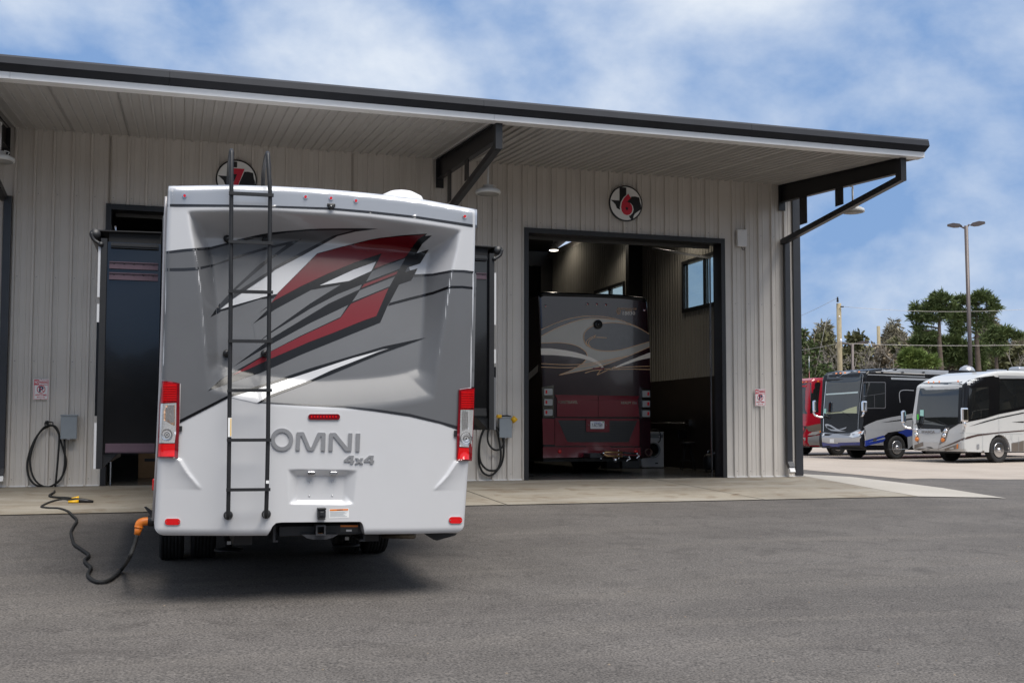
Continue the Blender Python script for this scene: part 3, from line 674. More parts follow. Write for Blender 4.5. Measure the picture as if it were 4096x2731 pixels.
# ---- lamps
def rounded(x0, x1, y0, y1, r, n=4):
    L_ = []
    for cx, cy, a0 in ((x1 - r, y0 + r, -90), (x1 - r, y1 - r, 0), (x0 + r, y1 - r, 90), (x0 + r, y0 + r, 180)):
        for i in range(n + 1): a = math.radians(a0 + 90 * i / n); L_.append((cx + r * math.cos(a), cy + r * math.sin(a)))
    return L_
def tail(ol, sections, dots, lamp, br):
    t = drape('tail_light', ol, .020, REDDK, rv, thick=.03)
    for p, m in sections: drape('lens', p, .026, m, t, step=5, thick=.008)
    # ribs of the upper lens
    x0, x1, y0, y1, n = lamp
    for i in range(n):
        yy = y0 + (y1 - y0) * (i + .5) / n
        drape('lens_rib', [(x0, yy - 1.2), (x1, yy - 1.2), (x1, yy + 1.2), (x0, yy + 1.2)], .031, REDLENS, t, step=8, thick=.006)
    cx, cy, r = dots
    for rr_, m in ((1, ALU), (.72, CLEAR), (.5, ALU), (.3, CLEAR), (.14, PLBLK)):
        drape('reflector_ring', [(cx + r * rr_ * math.cos(a * PI / 12), cy + r * 1.05 * rr_ * math.sin(a * PI / 12)) for a in range(24)], .028 + .004 * (1 - rr_), m, t, step=40)
    part('bracket', PLBLK, t, lambda b: [b.prism([surf(x, y, .004) for x, y in br], (0, -.012, 0))])
tail([(371.5, 874), (392, 875.5), (413, 880), (412.5, 960), (409, 1051), (361, 1051), (363.5, 1000), (366, 930)],
     [([(374, 877), (391, 878), (407, 882), (405.5, 923), (369.5, 925)], REDMID), ([(369, 927), (405, 925), (404, 995), (401, 1017), (365.5, 1017)], CLEAR),
      ([(382, 930), (402, 930), (401.5, 978), (393, 974), (376, 965), (376, 945)], AMBERC), ([(364, 1019.5), (402, 1019), (400.5, 1048), (363, 1048)], REDLENS)],
     (383.5, 998, 13), (375, 405, 883, 921, 7), [(412, 978), (418.5, 978), (418, 990), (411.5, 990)])
tail([(1054, 895), (1072, 892), (1090.5, 891), (1088, 960), (1084, 1058), (1048.5, 1057), (1050, 1000), (1053, 940)],
     [([(1058.5, 898), (1073, 895.5), (1089, 894), (1087.5, 939), (1058, 940)], REDMID), ([(1058, 941), (1087.5, 941), (1084, 1027), (1056, 1025)], CLEAR),
      ([(1060.5, 943), (1075, 942), (1078, 962), (1076, 985), (1060.5, 990)], CLEAR), ([(1054, 1028), (1084, 1029), (1082.5, 1055), (1051, 1054)], REDLENS)],
     (1071, 1007, 14.5), (1060, 1088, 899, 937, 7), [(1043, 988), (1049, 988), (1048.5, 1002), (1042.5, 1002)])
def rim_ring(name, x0, x1, y0, y1, r, m, grow, off):
    o = rounded(x0 - grow, x1 + grow, y0 - grow, y1 + grow, r + grow); drape(name, o, off, m, rv, step=30, thick=.01)
for x0, x1, y0, y1 in ((378.5, 414, 1190.5, 1205), (1031.5, 1062, 1186.5, 1201.5)):
    rf_ = drape('reflector', rounded(x0, x1, y0, y1, 7), .010, REDLENS, rv, step=30, thick=.01)
    drape('bezel', rounded(x0 - 1.3, x1 + 1.3, y0 - 1.3, y1 + 1.6, 8), .004, PAINTW, rf_, step=30, thick=.01)
    for x in (x0 + 3, x1 - 3): drape('screw', [(x + 1.1 * math.cos(a), (y0 + y1) / 2 + 1.1 * math.sin(a)) for a in np.arange(8) * PI / 4], .014, ALU, rf_, step=30, thick=.005)
br_ = drape('brake_light', rounded(708, 781, 950.5, 963.5, 6), .012, REDDK, rv, step=20, thick=.012)
drape('bezel', rounded(706.5, 782.5, 949.2, 965.2, 7), .005, PAINTW, br_, step=20, thick=.01)
for i in range(9): drape('led', rounded(714 + i * 7, 717.5 + i * 7, 954.5, 959, 1.2, 2), .015, REDLENS, br_, step=20, thick=.003)
for x, y in ((424, 449.5), (702, 452), (760.5, 455), (818, 461), (1068, 497)):
    ml = drape('marker_light', [(x + 5.4 * math.cos(a), y + 5.4 * math.sin(a)) for a in np.arange(16) * PI / 8], .008, ALU, rv, step=30, thick=.01)
    drape('lens', [(x + 3.2 * math.cos(a), y + 3.2 * math.sin(a)) for a in np.arange(12) * PI / 6], .016, REDLENS, ml, step=30, thick=.008)
# rear camera
def cambox(b): p = surf(760.5, 474.5, 0); b.rbox(p.x - .02, p.x + .02, p.y - .04, p.y + .03, p.z - .018, p.z + .012, .005); b.rbox(p.x - .032, p.x + .032, p.y - .02, p.y + .03, p.z - .004, p.z + .022, .005)
rc = part('rear_camera', PLBLK, rv, cambox)
part('lens', GLASS, rc, lambda b: b.lathe([(.016, 0), (.012, .008)], surf(760.5, 475.5, .041), (0, -1, 0), 12))
# licence recess lights and screws
for x, m in ((714, CHROME), (765.5, ALU)):
    p = surf(x, 1086, 0); part('licence_lamp', m, rv, lambda b: b.rbox(p.x - .03, p.x + .03, p.y - .035, p.y + .03, p.z - .016, p.z + .014, .006))
for x, y in ((711.5, 1104.5), (764, 1104), (710.5, 1138.5), (763, 1138)):
    part('licence_screw', ALU, rv, lambda b: b.lathe([(.007, -.002), (.007, .003), (.003, .006)], surf(x, y, .001), (0, -1, 0), 8))
# chrome lettering: O M N I and 4x4
def letter_poly(pts, hole=None):
    def f(b):
        o = [surf(x, y, .012) for x, y in pts]; k = len(o)
        b.prism(o, (0, .012, 0))
    return f
zO = lambda *L_: [(608.7 + .16848 * L_[i], 953.2 + .16848 * L_[i + 1]) for i in range(0, len(L_), 2)]
def ringO(b):
    n = 32; vs = []; c = zO(232, 332)[0]
    for rx, ry in ((26, 26), (16.6, 17)):
        for i in range(n): a = 2 * PI * i / n; vs.append(surf(c[0] + rx * math.cos(a), c[1] + ry * math.sin(a), .012))
    k = 2 * n; vs2 = [v + Vector((0, .012, 0)) for v in vs]
    fs = [(i, (i + 1) % n, n + (i + 1) % n, n + i) for i in range(n)] + [(i, (i + 1) % n, (i + 1) % n + k, i + k) for i in range(n)] + [(n + i, n + (i + 1) % n, n + (i + 1) % n + k, n + i + k) for i in range(n)]
    b.add(vs + vs2, fs)
part('badge_letter', CHROMED, rv, ringO)
part('badge_letter', CHROMED, rv, letter_poly(zO(418, 478, 430, 245, 440, 230, 520, 228, 535, 240, 615, 430, 625, 440, 635, 430, 715, 245, 730, 235, 815, 237, 828, 250, 820, 486, 763, 485, 770, 290, 765, 283, 755, 292, 670, 470, 655, 483, 595, 483, 578, 470, 500, 285, 490, 278, 482, 290, 475, 480)))
part('badge_letter', CHROMED, rv, letter_poly(zO(868, 486, 876, 255, 890, 240, 955, 239, 972, 248, 1115, 425, 1125, 440, 1130, 430, 1140, 243, 1192, 245, 1180, 480, 1168, 490, 1105, 490, 1088, 478, 945, 300, 935, 290, 928, 300, 922, 487)))
part('badge_letter', CHROMED, rv, letter_poly(zO(1236, 492, 1242, 247, 1300, 248, 1290, 494)))
def four(b, dx):
    P_ = lambda *L_: zO(*[L_[i] + (dx if i % 2 == 0 else 0) for i in range(len(L_))])
    for q in (P_(1078, 610, 1130, 565, 1150, 548, 1212, 548, 1208, 575, 1165, 575, 1112, 612, 1112, 635, 1078, 635), P_(1112, 614, 1218, 614, 1216, 637, 1112, 636), P_(1165, 576, 1206, 576, 1204, 613, 1164, 613), P_(1163, 638, 1203, 638, 1202, 663, 1162, 661)):
        b.prism([surf(x, y, .010) for x, y in q], (0, .01, 0))
part('badge_letter', CHROMED, rv, lambda b: four(b, 0)); part('badge_letter', CHROMED, rv, lambda b: four(b, 272))
part('badge_letter', CHROMED, rv, letter_poly(zO(1232, 582, 1270, 582, 1286, 606, 1306, 582, 1342, 584, 1306, 622, 1338, 664, 1298, 664, 1282, 640, 1262, 662, 1228, 662, 1264, 620)))
# sockets, stickers
def socket(b):
    p = surf(737.5, 1178, 0)
    b.rbox(p.x - .032, p.x + .032, p.y - .05, p.y + .02, p.z - .035, p.z + .03, .008); b.rbox(p.x - .034, p.x + .034, p.y - .06, p.y + .02, p.z + .03, p.z + .045, .006); b.rbox(p.x - .03, p.x + .03, p.y - .045, p.y + .02, p.z - .048, p.z - .036, .004); b.rbox(p.x - .018, p.x + .018, p.y - .058, p.y, p.z - .02, p.z + .018, .006)
part('tow_socket', PLBLK, rv, socket)
st = drape('warning_sticker', [(756, 1168), (801.5, 1166.5), (801.5, 1188), (756, 1189.5)], .0015, SIGNW, rv, step=30)
drape('orange_strip', [(757.5, 1169), (800, 1167.8), (800, 1171.5), (757.5, 1172.8)], .0025, ORANGE, st, step=30)
for i in range(6): drape('print_line', [(758, 1174.6 + i * 2.2), (799 - (i * 7 % 11), 1173.8 + i * 2.2), (799 - (i * 7 % 11), 1174.6 + i * 2.2), (758, 1175.4 + i * 2.2)], .0025, GREYBOX, st, step=60)
def stxt(b):
    o = surf(774, 1171.7, .0028); put_text(b, 'WARNING', o, surf(787, 1171.3, .0028) - o, surf(774, 1169.2, .0028) - o, (0, -1, 0), .0005, .02)
part('print', SIGNK, st, stxt)
# ---- hitch receiver
hz = lambda x, y, d: w3(*ab(x, y, d), d)
def hitch(b):
    a, c = hz(640, 1208, .16), hz(833, 1227, .16)
    b.rbox(a.x, c.x, YRV + .16, YRV + .25, c.z, a.z, .008)
hi = part('hitch_receiver', STEELB, rv, hitch)
def hpl(x0, x1, y0, y1):
    a, c = hz(x0, y0, .12), hz(x1, y1, .12); return lambda b: b.box(a.x, c.x, YRV + .10, YRV + .5, c.z, a.z)
part('side_plate', STEELB, hi, hpl(627, 632, 1203, 1244)); part('side_plate', STEELB, hi, hpl(834, 838, 1202, 1243))
part('side_foot', STEELB, hi, hpl(632.2, 638, 1240, 1244)); part('side_foot', STEELB, hi, hpl(825, 833.8, 1238, 1242))
def sq(b):
    a, c = hz(726, 1206, .02), hz(748, 1229, .02); t = .012; y0, y1 = YRV + .02, YRV + .159
    b.box(a.x, a.x + t, y0, y1, c.z, a.z); b.box(c.x - t, c.x, y0, y1, c.z, a.z); b.box(a.x + t, c.x - t, y0 + .001, y1, c.z, c.z + t); b.box(a.x + t, c.x - t, y0 + .001, y1, a.z - t, a.z)
part('receiver_tube', mat('worn_steel', (.05, .05, .055), .45, .4, .3, 40), hi, sq)
part('receiver_rust', mat('rust', (.22, .09, .03), .9, 0, .3, 60), hi, lambda b: b.box(hz(728.5, 1206, .05).x, hz(745.5, 1206, .05).x, YRV + .06, YRV + .155, hz(728, 1226.5, .05).z - .004, hz(728, 1226.5, .05).z + .006))
def chain(b):
    pl = [(693, 1227), (776, 1227), (765, 1234), (750, 1238), (718, 1238), (704, 1235)]
    b.prism([hz(x, y, .06) for x, y in pl], (0, .10, 0))
part('chain_plate', MATS['worn_steel'], hi, chain)
hl = part('hitch_label', mat('label_dark', (.05, .05, .05), .5), hi, lambda b: b.prism([hz(x, y, .158) for x, y in ((782, 1206), (822, 1206), (822, 1221), (782, 1221))], (0, -.001, 0)))
part('label_strip', ORANGE, hl, lambda b: b.prism([hz(x, y, .156) for x, y in ((782, 1205.5), (822, 1205.5), (822, 1209.5), (782, 1209.5))], (0, -.001, 0)))
part('label_patch', SIGNW, hl, lambda b: b.prism([hz(x, y, .156) for x, y in ((795, 1215.5), (808, 1215.5), (808, 1220), (795, 1220))], (0, -.001, 0)))
# ---- ladder
lad_off = .17
def lp(x, y, o=lad_off): return onY(x, y, YRV - o + .0)
def rail(xt, yt, pts, bx):
    def f(b):
        path = [lp(x, y) for x, y in pts]
        t0 = path[0]; t1 = path[-1]
        arc = [t0 + Vector((0, .52, -.5)), t0 + Vector((0, .51, -.14)), t0 + Vector((0, .45, -.02)), t0 + Vector((0, .22, .03)), t0 + Vector((0, .05, .03))]
        ft = surf(bx, pts[-1][1] + 3, .01); 
        b.tube(smooth_path(arc + path[:1], 4)[:-1] + path + smooth_path([t1, t1 + Vector((0, .02, -.035)), Vector((t1.x, ft.y - .05, ft.z)), ft], 4)[1:], .0165, 10)
    return f
ld = part('ladder', PLBLK, rv, rail(0, 0, [(532, 351), (531.5, 440), (530.5, 560), (530, 671), (529, 783), (527.5, 895), (526.5, 1010), (525, 1124), (524, 1178)], 524))
part('rail', PLBLK, ld, rail(0, 0, [(615.5, 357), (620.5, 446), (619.5, 560), (618.5, 671), (617.5, 783), (616.5, 895), (615.5, 1010), (613, 1124), (611.5, 1176)], 611.5))
for xl, xr, yl, yr in ((526, 628.5, 444, 449), (525, 627.5, 555, 559), (524.5, 627, 669, 671.5), (523.5, 626, 783, 784), (522, 624.5, 896.5, 896), (521, 623, 1010.5, 1010), (519.5, 621, 1124.5, 1123.5)):
    part('rung', PLBLK, ld, lambda b: b.bar(lp(xl, yl, lad_off + .022), lp(xr, yr, lad_off + .022), .026, .024))
for x, y, xx in ((522, 549, 531), (610.5, 552, 620), (521, 812, 529), (608, 812, 617.5)):
    def so(b):
        f = surf(x, y, .002); r = lp(xx, y - 6); b.lathe([(.03, 0), (.032, .02), (.024, .035)], f, (0, -1, 0), 14); b.tube([f, (f.x * .6 + r.x * .4, r.y + .05, r.z), r], .011, 8)
    part('standoff', PLBLK, ld, so)
for x, y in ((524, 1182.5), (611.5, 1180)):
    part('foot', PLBLK, ld, lambda b: b.lathe([(.034, 0), (.036, .008), (.024, .03)], surf(x, y, 0), (0, -1, 0), 18))
part('ladder_label', SIGNW, ld, lambda b: b.prism([lp(x, y, lad_off + .018) for x, y in ((523.8, 959), (532.2, 959), (531.8, 1003), (523.4, 1003))], (0, -.001, 0)))
part('ladder_label', SIGNW, ld, lambda b: b.prism([lp(x, y, lad_off + .018) for x, y in ((611, 1103), (618, 1103), (617.8, 1110), (610.8, 1110))], (0, -.001, 0)))
part('label_stripe', YELLOW, ld, lambda b: b.prism([lp(x, y, lad_off + .0195) for x, y in ((529.3, 960.5), (531.4, 960.5), (531, 1001), (528.9, 1001))], (0, -.001, 0)))
# ---- body box behind the cap
lx = lambda y: w3(*ab(0, 0), 0)
cpt = [w3(*p, 0) for p in (ab(372, 474), ab(384, 440), ab(388, 427), ab(529, 425), ab(718, 433), ab(885, 448), ab(1090, 480), ab(1090, 700), ab(1076, 1212), ab(361, 1218))]
body = part('body', PAINTG, rv, lambda b: b.prism([Vector((p.x, YRV + .455, p.z)) for p in cpt], (0, 9.0, 0)))
part('side_stripe', PAINTW, body, lambda b: b.prism([w3(*ab(362.0, 1050), 0) + Vector((-.004, .25, 0)), w3(*ab(356, 1212), 0) + Vector((-.004, .25, 0)), w3(*ab(356, 1212), 0) + Vector((-.004, 1.9, 0)), w3(*ab(362.0, 1050), 0) + Vector((-.004, 1.9, 0))], (.002, 0, 0)))
part('edge_trim', mat('pale_trim', (.42, .40, .40), .35, .3), body, lambda b: b.tube([w3(*ab(x, y), .20) + Vector((-.012, 0, 0)) for x, y in ((385, 440), (383, 475), (380, 580), (376, 720), (371, 873), (363, 1050), (354, 1200))], .012, 6))
part('rear_side_marker', REDLENS, body, lambda b: b.rbox(w3(*ab(357, 1120), 0).x - .03, w3(*ab(357, 1120), 0).x + .02, YRV + .3, YRV + .38, w3(*ab(357, 1131), 0).z, w3(*ab(357, 1103), 0).z, .008))
part('chassis', STEELB, rv, lambda b: (b.box(.0, 2.1, YRV + .3, YRV + 9.0, .16, .30), b.box(.45, .6, YRV + .5, YRV + 9, .05, .158), b.box(1.5, 1.65, YRV + .5, YRV + 9, .05, .158)))
cabm = part('cab', PAINTG, rv, lambda b: b.prism([(.0, YRV + 9.44, .15), (.0, YRV + 9.44, 2.2), (.0, YRV + 10.1, 2.1), (.0, YRV + 10.5, 1.45), (.0, YRV + 11.3, 1.25), (.0, YRV + 11.4, .15)], (2.1, 0, 0)))
part('windshield', GLASS, cabm, lambda b: b.prism([(.12, YRV + 10.1, 2.07), (1.98, YRV + 10.1, 2.07), (1.98, YRV + 10.48, 1.5), (.12, YRV + 10.48, 1.5)], (0, .04, .02)))
# ---- rear wheels (dual)
def tyre(b, xc, yc, r, w, axis=(1, 0, 0), zc=None):
    zc = r + gz(xc, yc) if zc is None else zc
    pr = [(r * .62, -w / 2 * .8), (r * .72, -w / 2), (r * .93, -w / 2), (r * .985, -w / 2 * .86)]
    for i in range(4):
        t0 = -w / 2 * .8 + i * w * .4 * .98 / 1.0 * .5 * 1.0
    g = [(-.8, -.62), (-.54, -.36), (-.28, -.06), (.0, .22), (.28, .5), (.56, .8)]
    for a, c in g: pr += [(r, a * w / 2), (r, c * w / 2), (r * .975, (c + .015) * w / 2), (r * .975, (c + .05) * w / 2)]
    pr += [(r * .985, w / 2 * .9), (r * .93, w / 2), (r * .72, w / 2), (r * .62, w / 2 * .8)]
    b.lathe(pr, (xc, yc, zc), axis, 40)
def rim(b, xc, yc, zc, r, w, axis): b.lathe([(.03, -w * .2), (r * .35, -w * .2), (r * .5, -w * .05), (r * .95, .0), (r, w * .5), (r * .9, w * .5), (r * .8, w * .1)], (xc, yc, zc), axis, 24)
YT = 11.47
for x in (-.04, .26, 1.69, 1.975):
    wh = part('wheel', RUBBER, rv, lambda b: tyre(b, x, YT + .02, .405, .235))
    part('rim', MATS['worn_steel'], wh, lambda b: b.lathe([(.25, -.1), (.26, -.09), (.12, -.02), (.11, .02), (.26, .09), (.25, .1)], (x, YT + .02, .405 + gz(x, YT)), (1, 0, 0), 24))
part('axle', STEELB, rv, lambda b: (b.tube([(-.1, YT, .12), (2.05, YT, .12)], .07, 10), b.lathe([(.02, -.18), (.17, -.1), (.17, .1), (.02, .18)], (.95, YT, .12), (0, 1, 0), 14)))
part('front_wheel', RUBBER, rv, lambda b: (tyre(b, .12, YRV + 10.4, .405, .235), tyre(b, 1.85, YRV + 10.4, .405, .235)))
for px_, Yj in ((525.5, 10.3), (795, 10.4)):
    pt = onY(px_, 1236, Yj); gg = -.10
    jk = part('levelling_jack', STEELB, rv, lambda b: (b.tube([(pt.x, Yj, gg + .03), (pt.x, Yj, .3)], .032, 10), b.tube([(pt.x, Yj, gg + .09), (pt.x, Yj, .3)], .045, 10)))
    part('jack_pad', STEELB, jk, lambda b: b.lathe([(.13, 0), (.13, .012), (.05, .03)], (pt.x, Yj, gg + .002), (0, 0, 1), 20))
    part('jack_label', SIGNW, jk, lambda b: b.box(pt.x - .018, pt.x + .018, Yj - .05, Yj - .046, gg + .06, gg + .09))
ex = part('exhaust_pipe', mat('exhaust_steel', (.20, .17, .13), .5, .6, .2, 20), rv, lambda b: b.tube([onY(880, 1229, 9.6), onY(951, 1229.5, 9.3)], .028, 10))
part('mud_flap', PLBLK, rv, lambda b: b.prism([onY(x, y, 9.15) for x, y in ((973, 1224), (1050, 1224), (1046, 1229), (1004, 1240.5), (996, 1239))], (0, .03, 0)))
# ---- roof items
part('roof_edge', PAINTW, rv, lambda b: b.prism([Vector((p.x, YRV + .47, p.z + .004)) for p in [w3(*ab(392, 425), 0), w3(*ab(529, 422.5), 0), w3(*ab(718, 430), 0), w3(*ab(885, 445), 0), w3(*ab(1085, 477), 0)]] + [Vector((p.x, YRV + .47, p.z - .03)) for p in [w3(*ab(1085, 477), 0), w3(*ab(392, 425), 0)]], (0, 9.0, 0)))
c_ = onY(922, 452, 10.4)
part('roof_dome', mat('dome_white', (.75, .74, .72), .35, 0, .02, 4), rv, lambda b: b.lathe([(.23, -.12), (.23, -.03), (.20, .03), (.12, .072), (.04, .09), (.01, .092)], c_ + Vector((0, 0, -.03)), (0, 0, 1), 24))
# ---- slide-outs
def slide(nm, x_in, x_out, Y0, Y1, z0, z1, side):
    s = part(nm, mat('slide_gloss_black', (.006, .006, .007), .12, 0, .2, 1, coat=.4), rv, lambda b: b.box(min(x_in, x_out), max(x_in, x_out), Y0, Y1, z0, z1))
    sg = side
    SEAL = mat('plum_seal', (.075, .045, .062), .5, 0, .1, 20)
    def seal(b, z, h): b.box(min(x_in, x_out) + .02, max(x_in, x_out) - .02, Y0 - .014, Y0 - .002, z, z + h)
    zs = [z1 - .23, z1 - .325] if side < 0 else [z1 - .235]
    for z in zs:
        q = part('seal_rail', SEAL, s, lambda b: (seal(b, z, .055), b.box(min(x_in, x_out) + .02, max(x_in, x_out) - .02, Y0 - .022, Y0 - .015, z - .004, z + .006), b.box(min(x_in, x_out) + .02, max(x_in, x_out) - .02, Y0 - .022, Y0 - .015, z + .05, z + .058)))
        for i in range(5):
            xx = min(x_in, x_out) + .06 + i * (abs(x_out - x_in) - .12) / 4
            part('screw', PLBLK, q, lambda b: b.lathe([(.007, 0), (.004, .004)], (xx, Y0 - .015, z + .042), (0, -1, 0), 6))
    part('lower_rail', SEAL if side < 0 else PLBLK, s, lambda b: (seal(b, z0 - .0, .085), b.box(min(x_in, x_out) + .02, max(x_in, x_out) - .02, Y0 - .026, Y0 - .015, z0 + .01, z0 + .05)))
    part('upper_rail', PLBLK, s, lambda b: (b.box(min(x_in, x_out) + .03, max(x_in, x_out) - .02, Y0 - .04, Y0 - .002, z1 - .055, z1 - .012), b.box(min(x_in, x_out) + .03, max(x_in, x_out) - .02, Y0 - .05, Y0 - .041, z1 - .04, z1 - .03)))
    # outer fascia post and flange
    fo = part('outer_flange', PLBLK, s, lambda b: b.box(min(x_out, x_out + sg * .05), max(x_out, x_out + sg * .05), Y0 - .05, Y0 + .06, z0 - .13, z1 + .02))
    xo = x_out + sg * .05
    for a, c, m in ((.0, .30, PAINTG), (.30, .36, PAINTK), (.38, .46, PAINTW), (.60, .9, PAINTW)) if side > 0 else ((.0, .20, PAINTW), (.23, .64, PAINTK), (.64, .72, PAINTW), (.75, .98, PAINTW)):
        part('flange_graphic', m, fo, lambda b: b.box(min(xo, xo + sg * .02), max(xo, xo + sg * .02), Y0 - .045, Y1, z0 - .13 + (z1 - z0 + .13) * a, z0 - .13 + (z1 - z0 + .13) * c))
    # awning topper: fabric, roller, arm
    rx = x_out + sg * .10; rz = z1 + .055
    aw = part('topper_awning', mat('awning_fabric', (.012, .012, .013), .8, 0, .1, 10), s, lambda b: (b.prism([(x_in, Y0 - .02, z1 + .105), (rx, Y0 - .02, rz + .04), (rx, Y0 - .02, rz + .03), (x_in, Y0 - .02, z1 + .095)], (0, Y1 - Y0, 0)), b.box(min(x_in, x_out) + .01, max(x_in, x_out), Y0 + .02, Y0 + .03, z1, z1 + .09)))
    part('roller', PLBLK, aw, lambda b: (b.lathe([(.042, -.02), (.048, .0), (.042, .02), (.042, Y1 - Y0)], (rx, Y0 - .02, rz), (0, 1, 0), 16),))
    part('roller_arm', PLBLK, aw, lambda b: (b.tube(smooth_path([(rx + sg * .03, Y0 - .05, rz + .01), (rx + sg * .01, Y0 - .05, rz - .05), (rx - sg * .05, Y0 - .05, rz - .09)], 4), .016, 8), b.lathe([(.024, 0), (.02, .02)], (rx - sg * .05, Y0 - .05, rz - .09), (0, -1, 0), 12)))
    part('corner_brace', PLBLK, s, lambda b: b.prism([(x_out, Y0 + .01, z0 - .002), (x_out, Y0 + .01, z0 - .12), (x_out - sg * .12, Y0 + .01, z0 - .002)], (0, .3, 0)))
    return s
pL = onY(238, 1041, 10.0); pT = onY(245, 555, 10.0)
slide('slide_out', -.17, (pL.x + pT.x) / 2, 10.0, 14.2, pL.z, pT.z, -1)
pL = onY(1118, 957, 10.5); pT = onY(1124, 588, 10.5)
slide('slide_out', 2.30, (pL.x + pT.x) / 2, 10.5, 14.2, pL.z, pT.z, 1)
# power inlet hatch flap
hp = onY(343, 1180, 9.45)
part('inlet_flap', PLBLK, rv, lambda b: b.prism([onY(x, y, 9.4) for x, y in ((331, 1164), (336, 1163), (349, 1172), (352, 1184), (346, 1184))], (0, .02, 0)))

# ------------------------------------------------------------------ decals laid on a body where the photograph's rays meet it
from mathutils.bvhtree import BVHTree
def make_bvh(o, root):
    M = Matrix.Translation(root.location) @ Matrix.Rotation(root.rotation_euler.z, 4, 'Z')
    vs = [M @ v.co for v in o.data.vertices]; return BVHTree.FromPolygons(vs, [list(p.vertices) for p in o.data.polygons])
def cast(bvh, x, y, off, guess):
    d = ray(x * DS, y * DS).normalized(); h = bvh.ray_cast(CP, d)
    if h[0] is None:
        n = bvh.find_nearest(CP + d * guess); return n[0] + (CP - n[0]).normalized() * off
    return h[0] - d * off
def decal(name, poly, bvh, off, m, parent, guess, step=14, thick=0):
    v, f, bd = cut2d(poly, step); vs = [cast(bvh, x, y, off, guess) for x, y in v]; b = MB(); b.add(vs, f, True)
    if thick:
        k = len(vs); b.add([p.copy() for p in vs] + [p + (p - CP).normalized() * thick for p in vs], [(i, j, j + k, i + k) for i, j in bd])
    return b.build(name, m, parent)
def stroke(L_, w):
    """thin band of pixel width w along a pixel polyline"""
    pts = smooth_path([(x, y, 0) for x, y in L_], 4); l = []; r = []
    for i, p in enumerate(pts):
        d = pts[min(i + 1, len(pts) - 1)] - pts[max(i - 1, 0)]; n = Vector((-d.y, d.x, 0)).normalized() * w / 2
        l.append((p.x + n.x, p.y + n.y)); r.append((p.x - n.x, p.y - n.y))
    return l + r[::-1]
def sm2(L_, n=5): return [(p.x, p.y) for p in smooth_path([(x, y, 0) for x, y in L_], n)]

# ------------------------------------------------------------------ maroon coach inside bay 6
YF = 22.5
zE = lambda *L_: [(1228.8 + .13182 * L_[i], 666.1 + .13182 * L_[i + 1]) for i in range(0, len(L_), 2)]
zF = lambda *L_: [(1228.8 + .15378 * L_[i], 861.3 + .15378 * L_[i + 1]) for i in range(0, len(L_), 2)]
coach = thing('motor_coach', 'dark maroon motor coach parked in bay 6 with grey swirl paint and licence plate', 'motor coach', (8.85, YF + 5, .012))
MAR = mat('maroon_paint', (.16, .006, .016), .22, .1, .08, 1, coat=1)
MARD = mat('black_maroon_paint', (.022, .004, .008), .18, 0, .1, 1, coat=.5)
GREYF = mat('warm_grey_paint', (.46, .43, .38), .2, 0, .05, 2, coat=.5)
GREYD = mat('dark_warm_grey_paint', (.09, .085, .09), .2, 0, .1, 8, coat=.5)
IVORY = mat('ivory_paint', (.85, .77, .67), .25, 0, .03, 3, coat=.8)
TAN = mat('tan_pinstripe', (.75, .46, .25), .35, 0, .05, 5, coat=.3)
def coachbody(b):
    ol = zE(60, 95, 70, 70, 120, 52, 440, 62, 1000, 75, 1500, 98, 1880, 142, 1935, 165, 1965, 220, 1995, 760) + zF(1728, 170, 1728, 1235, 1600, 1245, 120, 1240, 112, 180)
    bm = bmesh.new(); vs = [bm.verts.new(onY(x, y, YF + .03)) for x, y in ol]; f = bm.faces.new(vs)
    r = bmesh.ops.extrude_face_region(bm, geom=[f]); nv = [g for g in r['geom'] if isinstance(g, bmesh.types.BMVert)]
    for v in nv: v.co.y += 11
    ed = [e for e in bm.edges if abs(e.verts[0].co.y - YF - .03) < .001 and abs(e.verts[1].co.y - YF - .03) < .001]
    bmesh.ops.bevel(bm, geom=ed, offset=.06, segments=3, affect='EDGES', profile=.5)
    b.addbm(bm)
cbody = part('body', MARD, coach, coachbody)
YD = YF + .03
def flat(name, poly, off, m, parent=None, th=.004):
    return part(name, m, parent or cbody, lambda b: b.prism([onY(x, y, YD - off) for x, y in poly], (0, th, 0)))
# upper graphics
swoop_t = sm2(zE(110, 690, 330, 590, 560, 510, 800, 462, 1000, 455, 1200, 465, 1450, 515, 1700, 605, 1850, 680, 1990, 765))
swoop_b = sm2(zE(1990, 900, 1800, 955, 1500, 1040, 1250, 1062, 1050, 1035, 900, 950, 850, 830, 880, 720, 1000, 630, 1180, 580, 1400, 568, 1650, 615))
flat('graphic_field', swoop_t[:-3] + zE(1995, 895, 1995, 990, 1650, 1140, 1300, 1275, 1000, 1365, 410, 1482, 640, 1390, 820, 1280, 890, 1210, 915, 1150, 880, 1070, 760, 985, 600, 935, 400, 915, 110, 922), .004, GREYF)
flat('graphic_eye', swoop_b + zE(1850, 690, 1990, 768), .008, GREYD)
flat('graphic_band', sm2(zE(110, 690, 330, 590, 560, 510, 800, 462, 1000, 455, 1200, 465, 1400, 505)) + sm2(zE(1400, 520, 1200, 495, 1000, 492, 800, 515, 560, 590, 330, 685, 110, 805)), .008, GREYD)
flat('graphic_wave', sm2(zE(110, 922, 400, 915, 600, 935, 760, 985, 880, 1070, 915, 1150)) + sm2(zE(860, 1120, 600, 1055, 350, 1020, 110, 1018)), .008, MARD)
flat('graphic_wave', sm2(zE(105, 1015, 300, 1020, 600, 1060, 850, 1125, 1020, 1195, 1130, 1265, 1195, 1340)) + sm2(zE(1165, 1355, 1080, 1285, 900, 1215, 650, 1165, 350, 1135, 105, 1130)), .012, IVORY)
flat('graphic_wave', sm2(zE(1195, 1335, 1500, 1215, 1750, 1110, 1995, 1000)) + sm2(zE(2010, 1085, 1750, 1185, 1450, 1290, 1100, 1460)), .008, MARD)
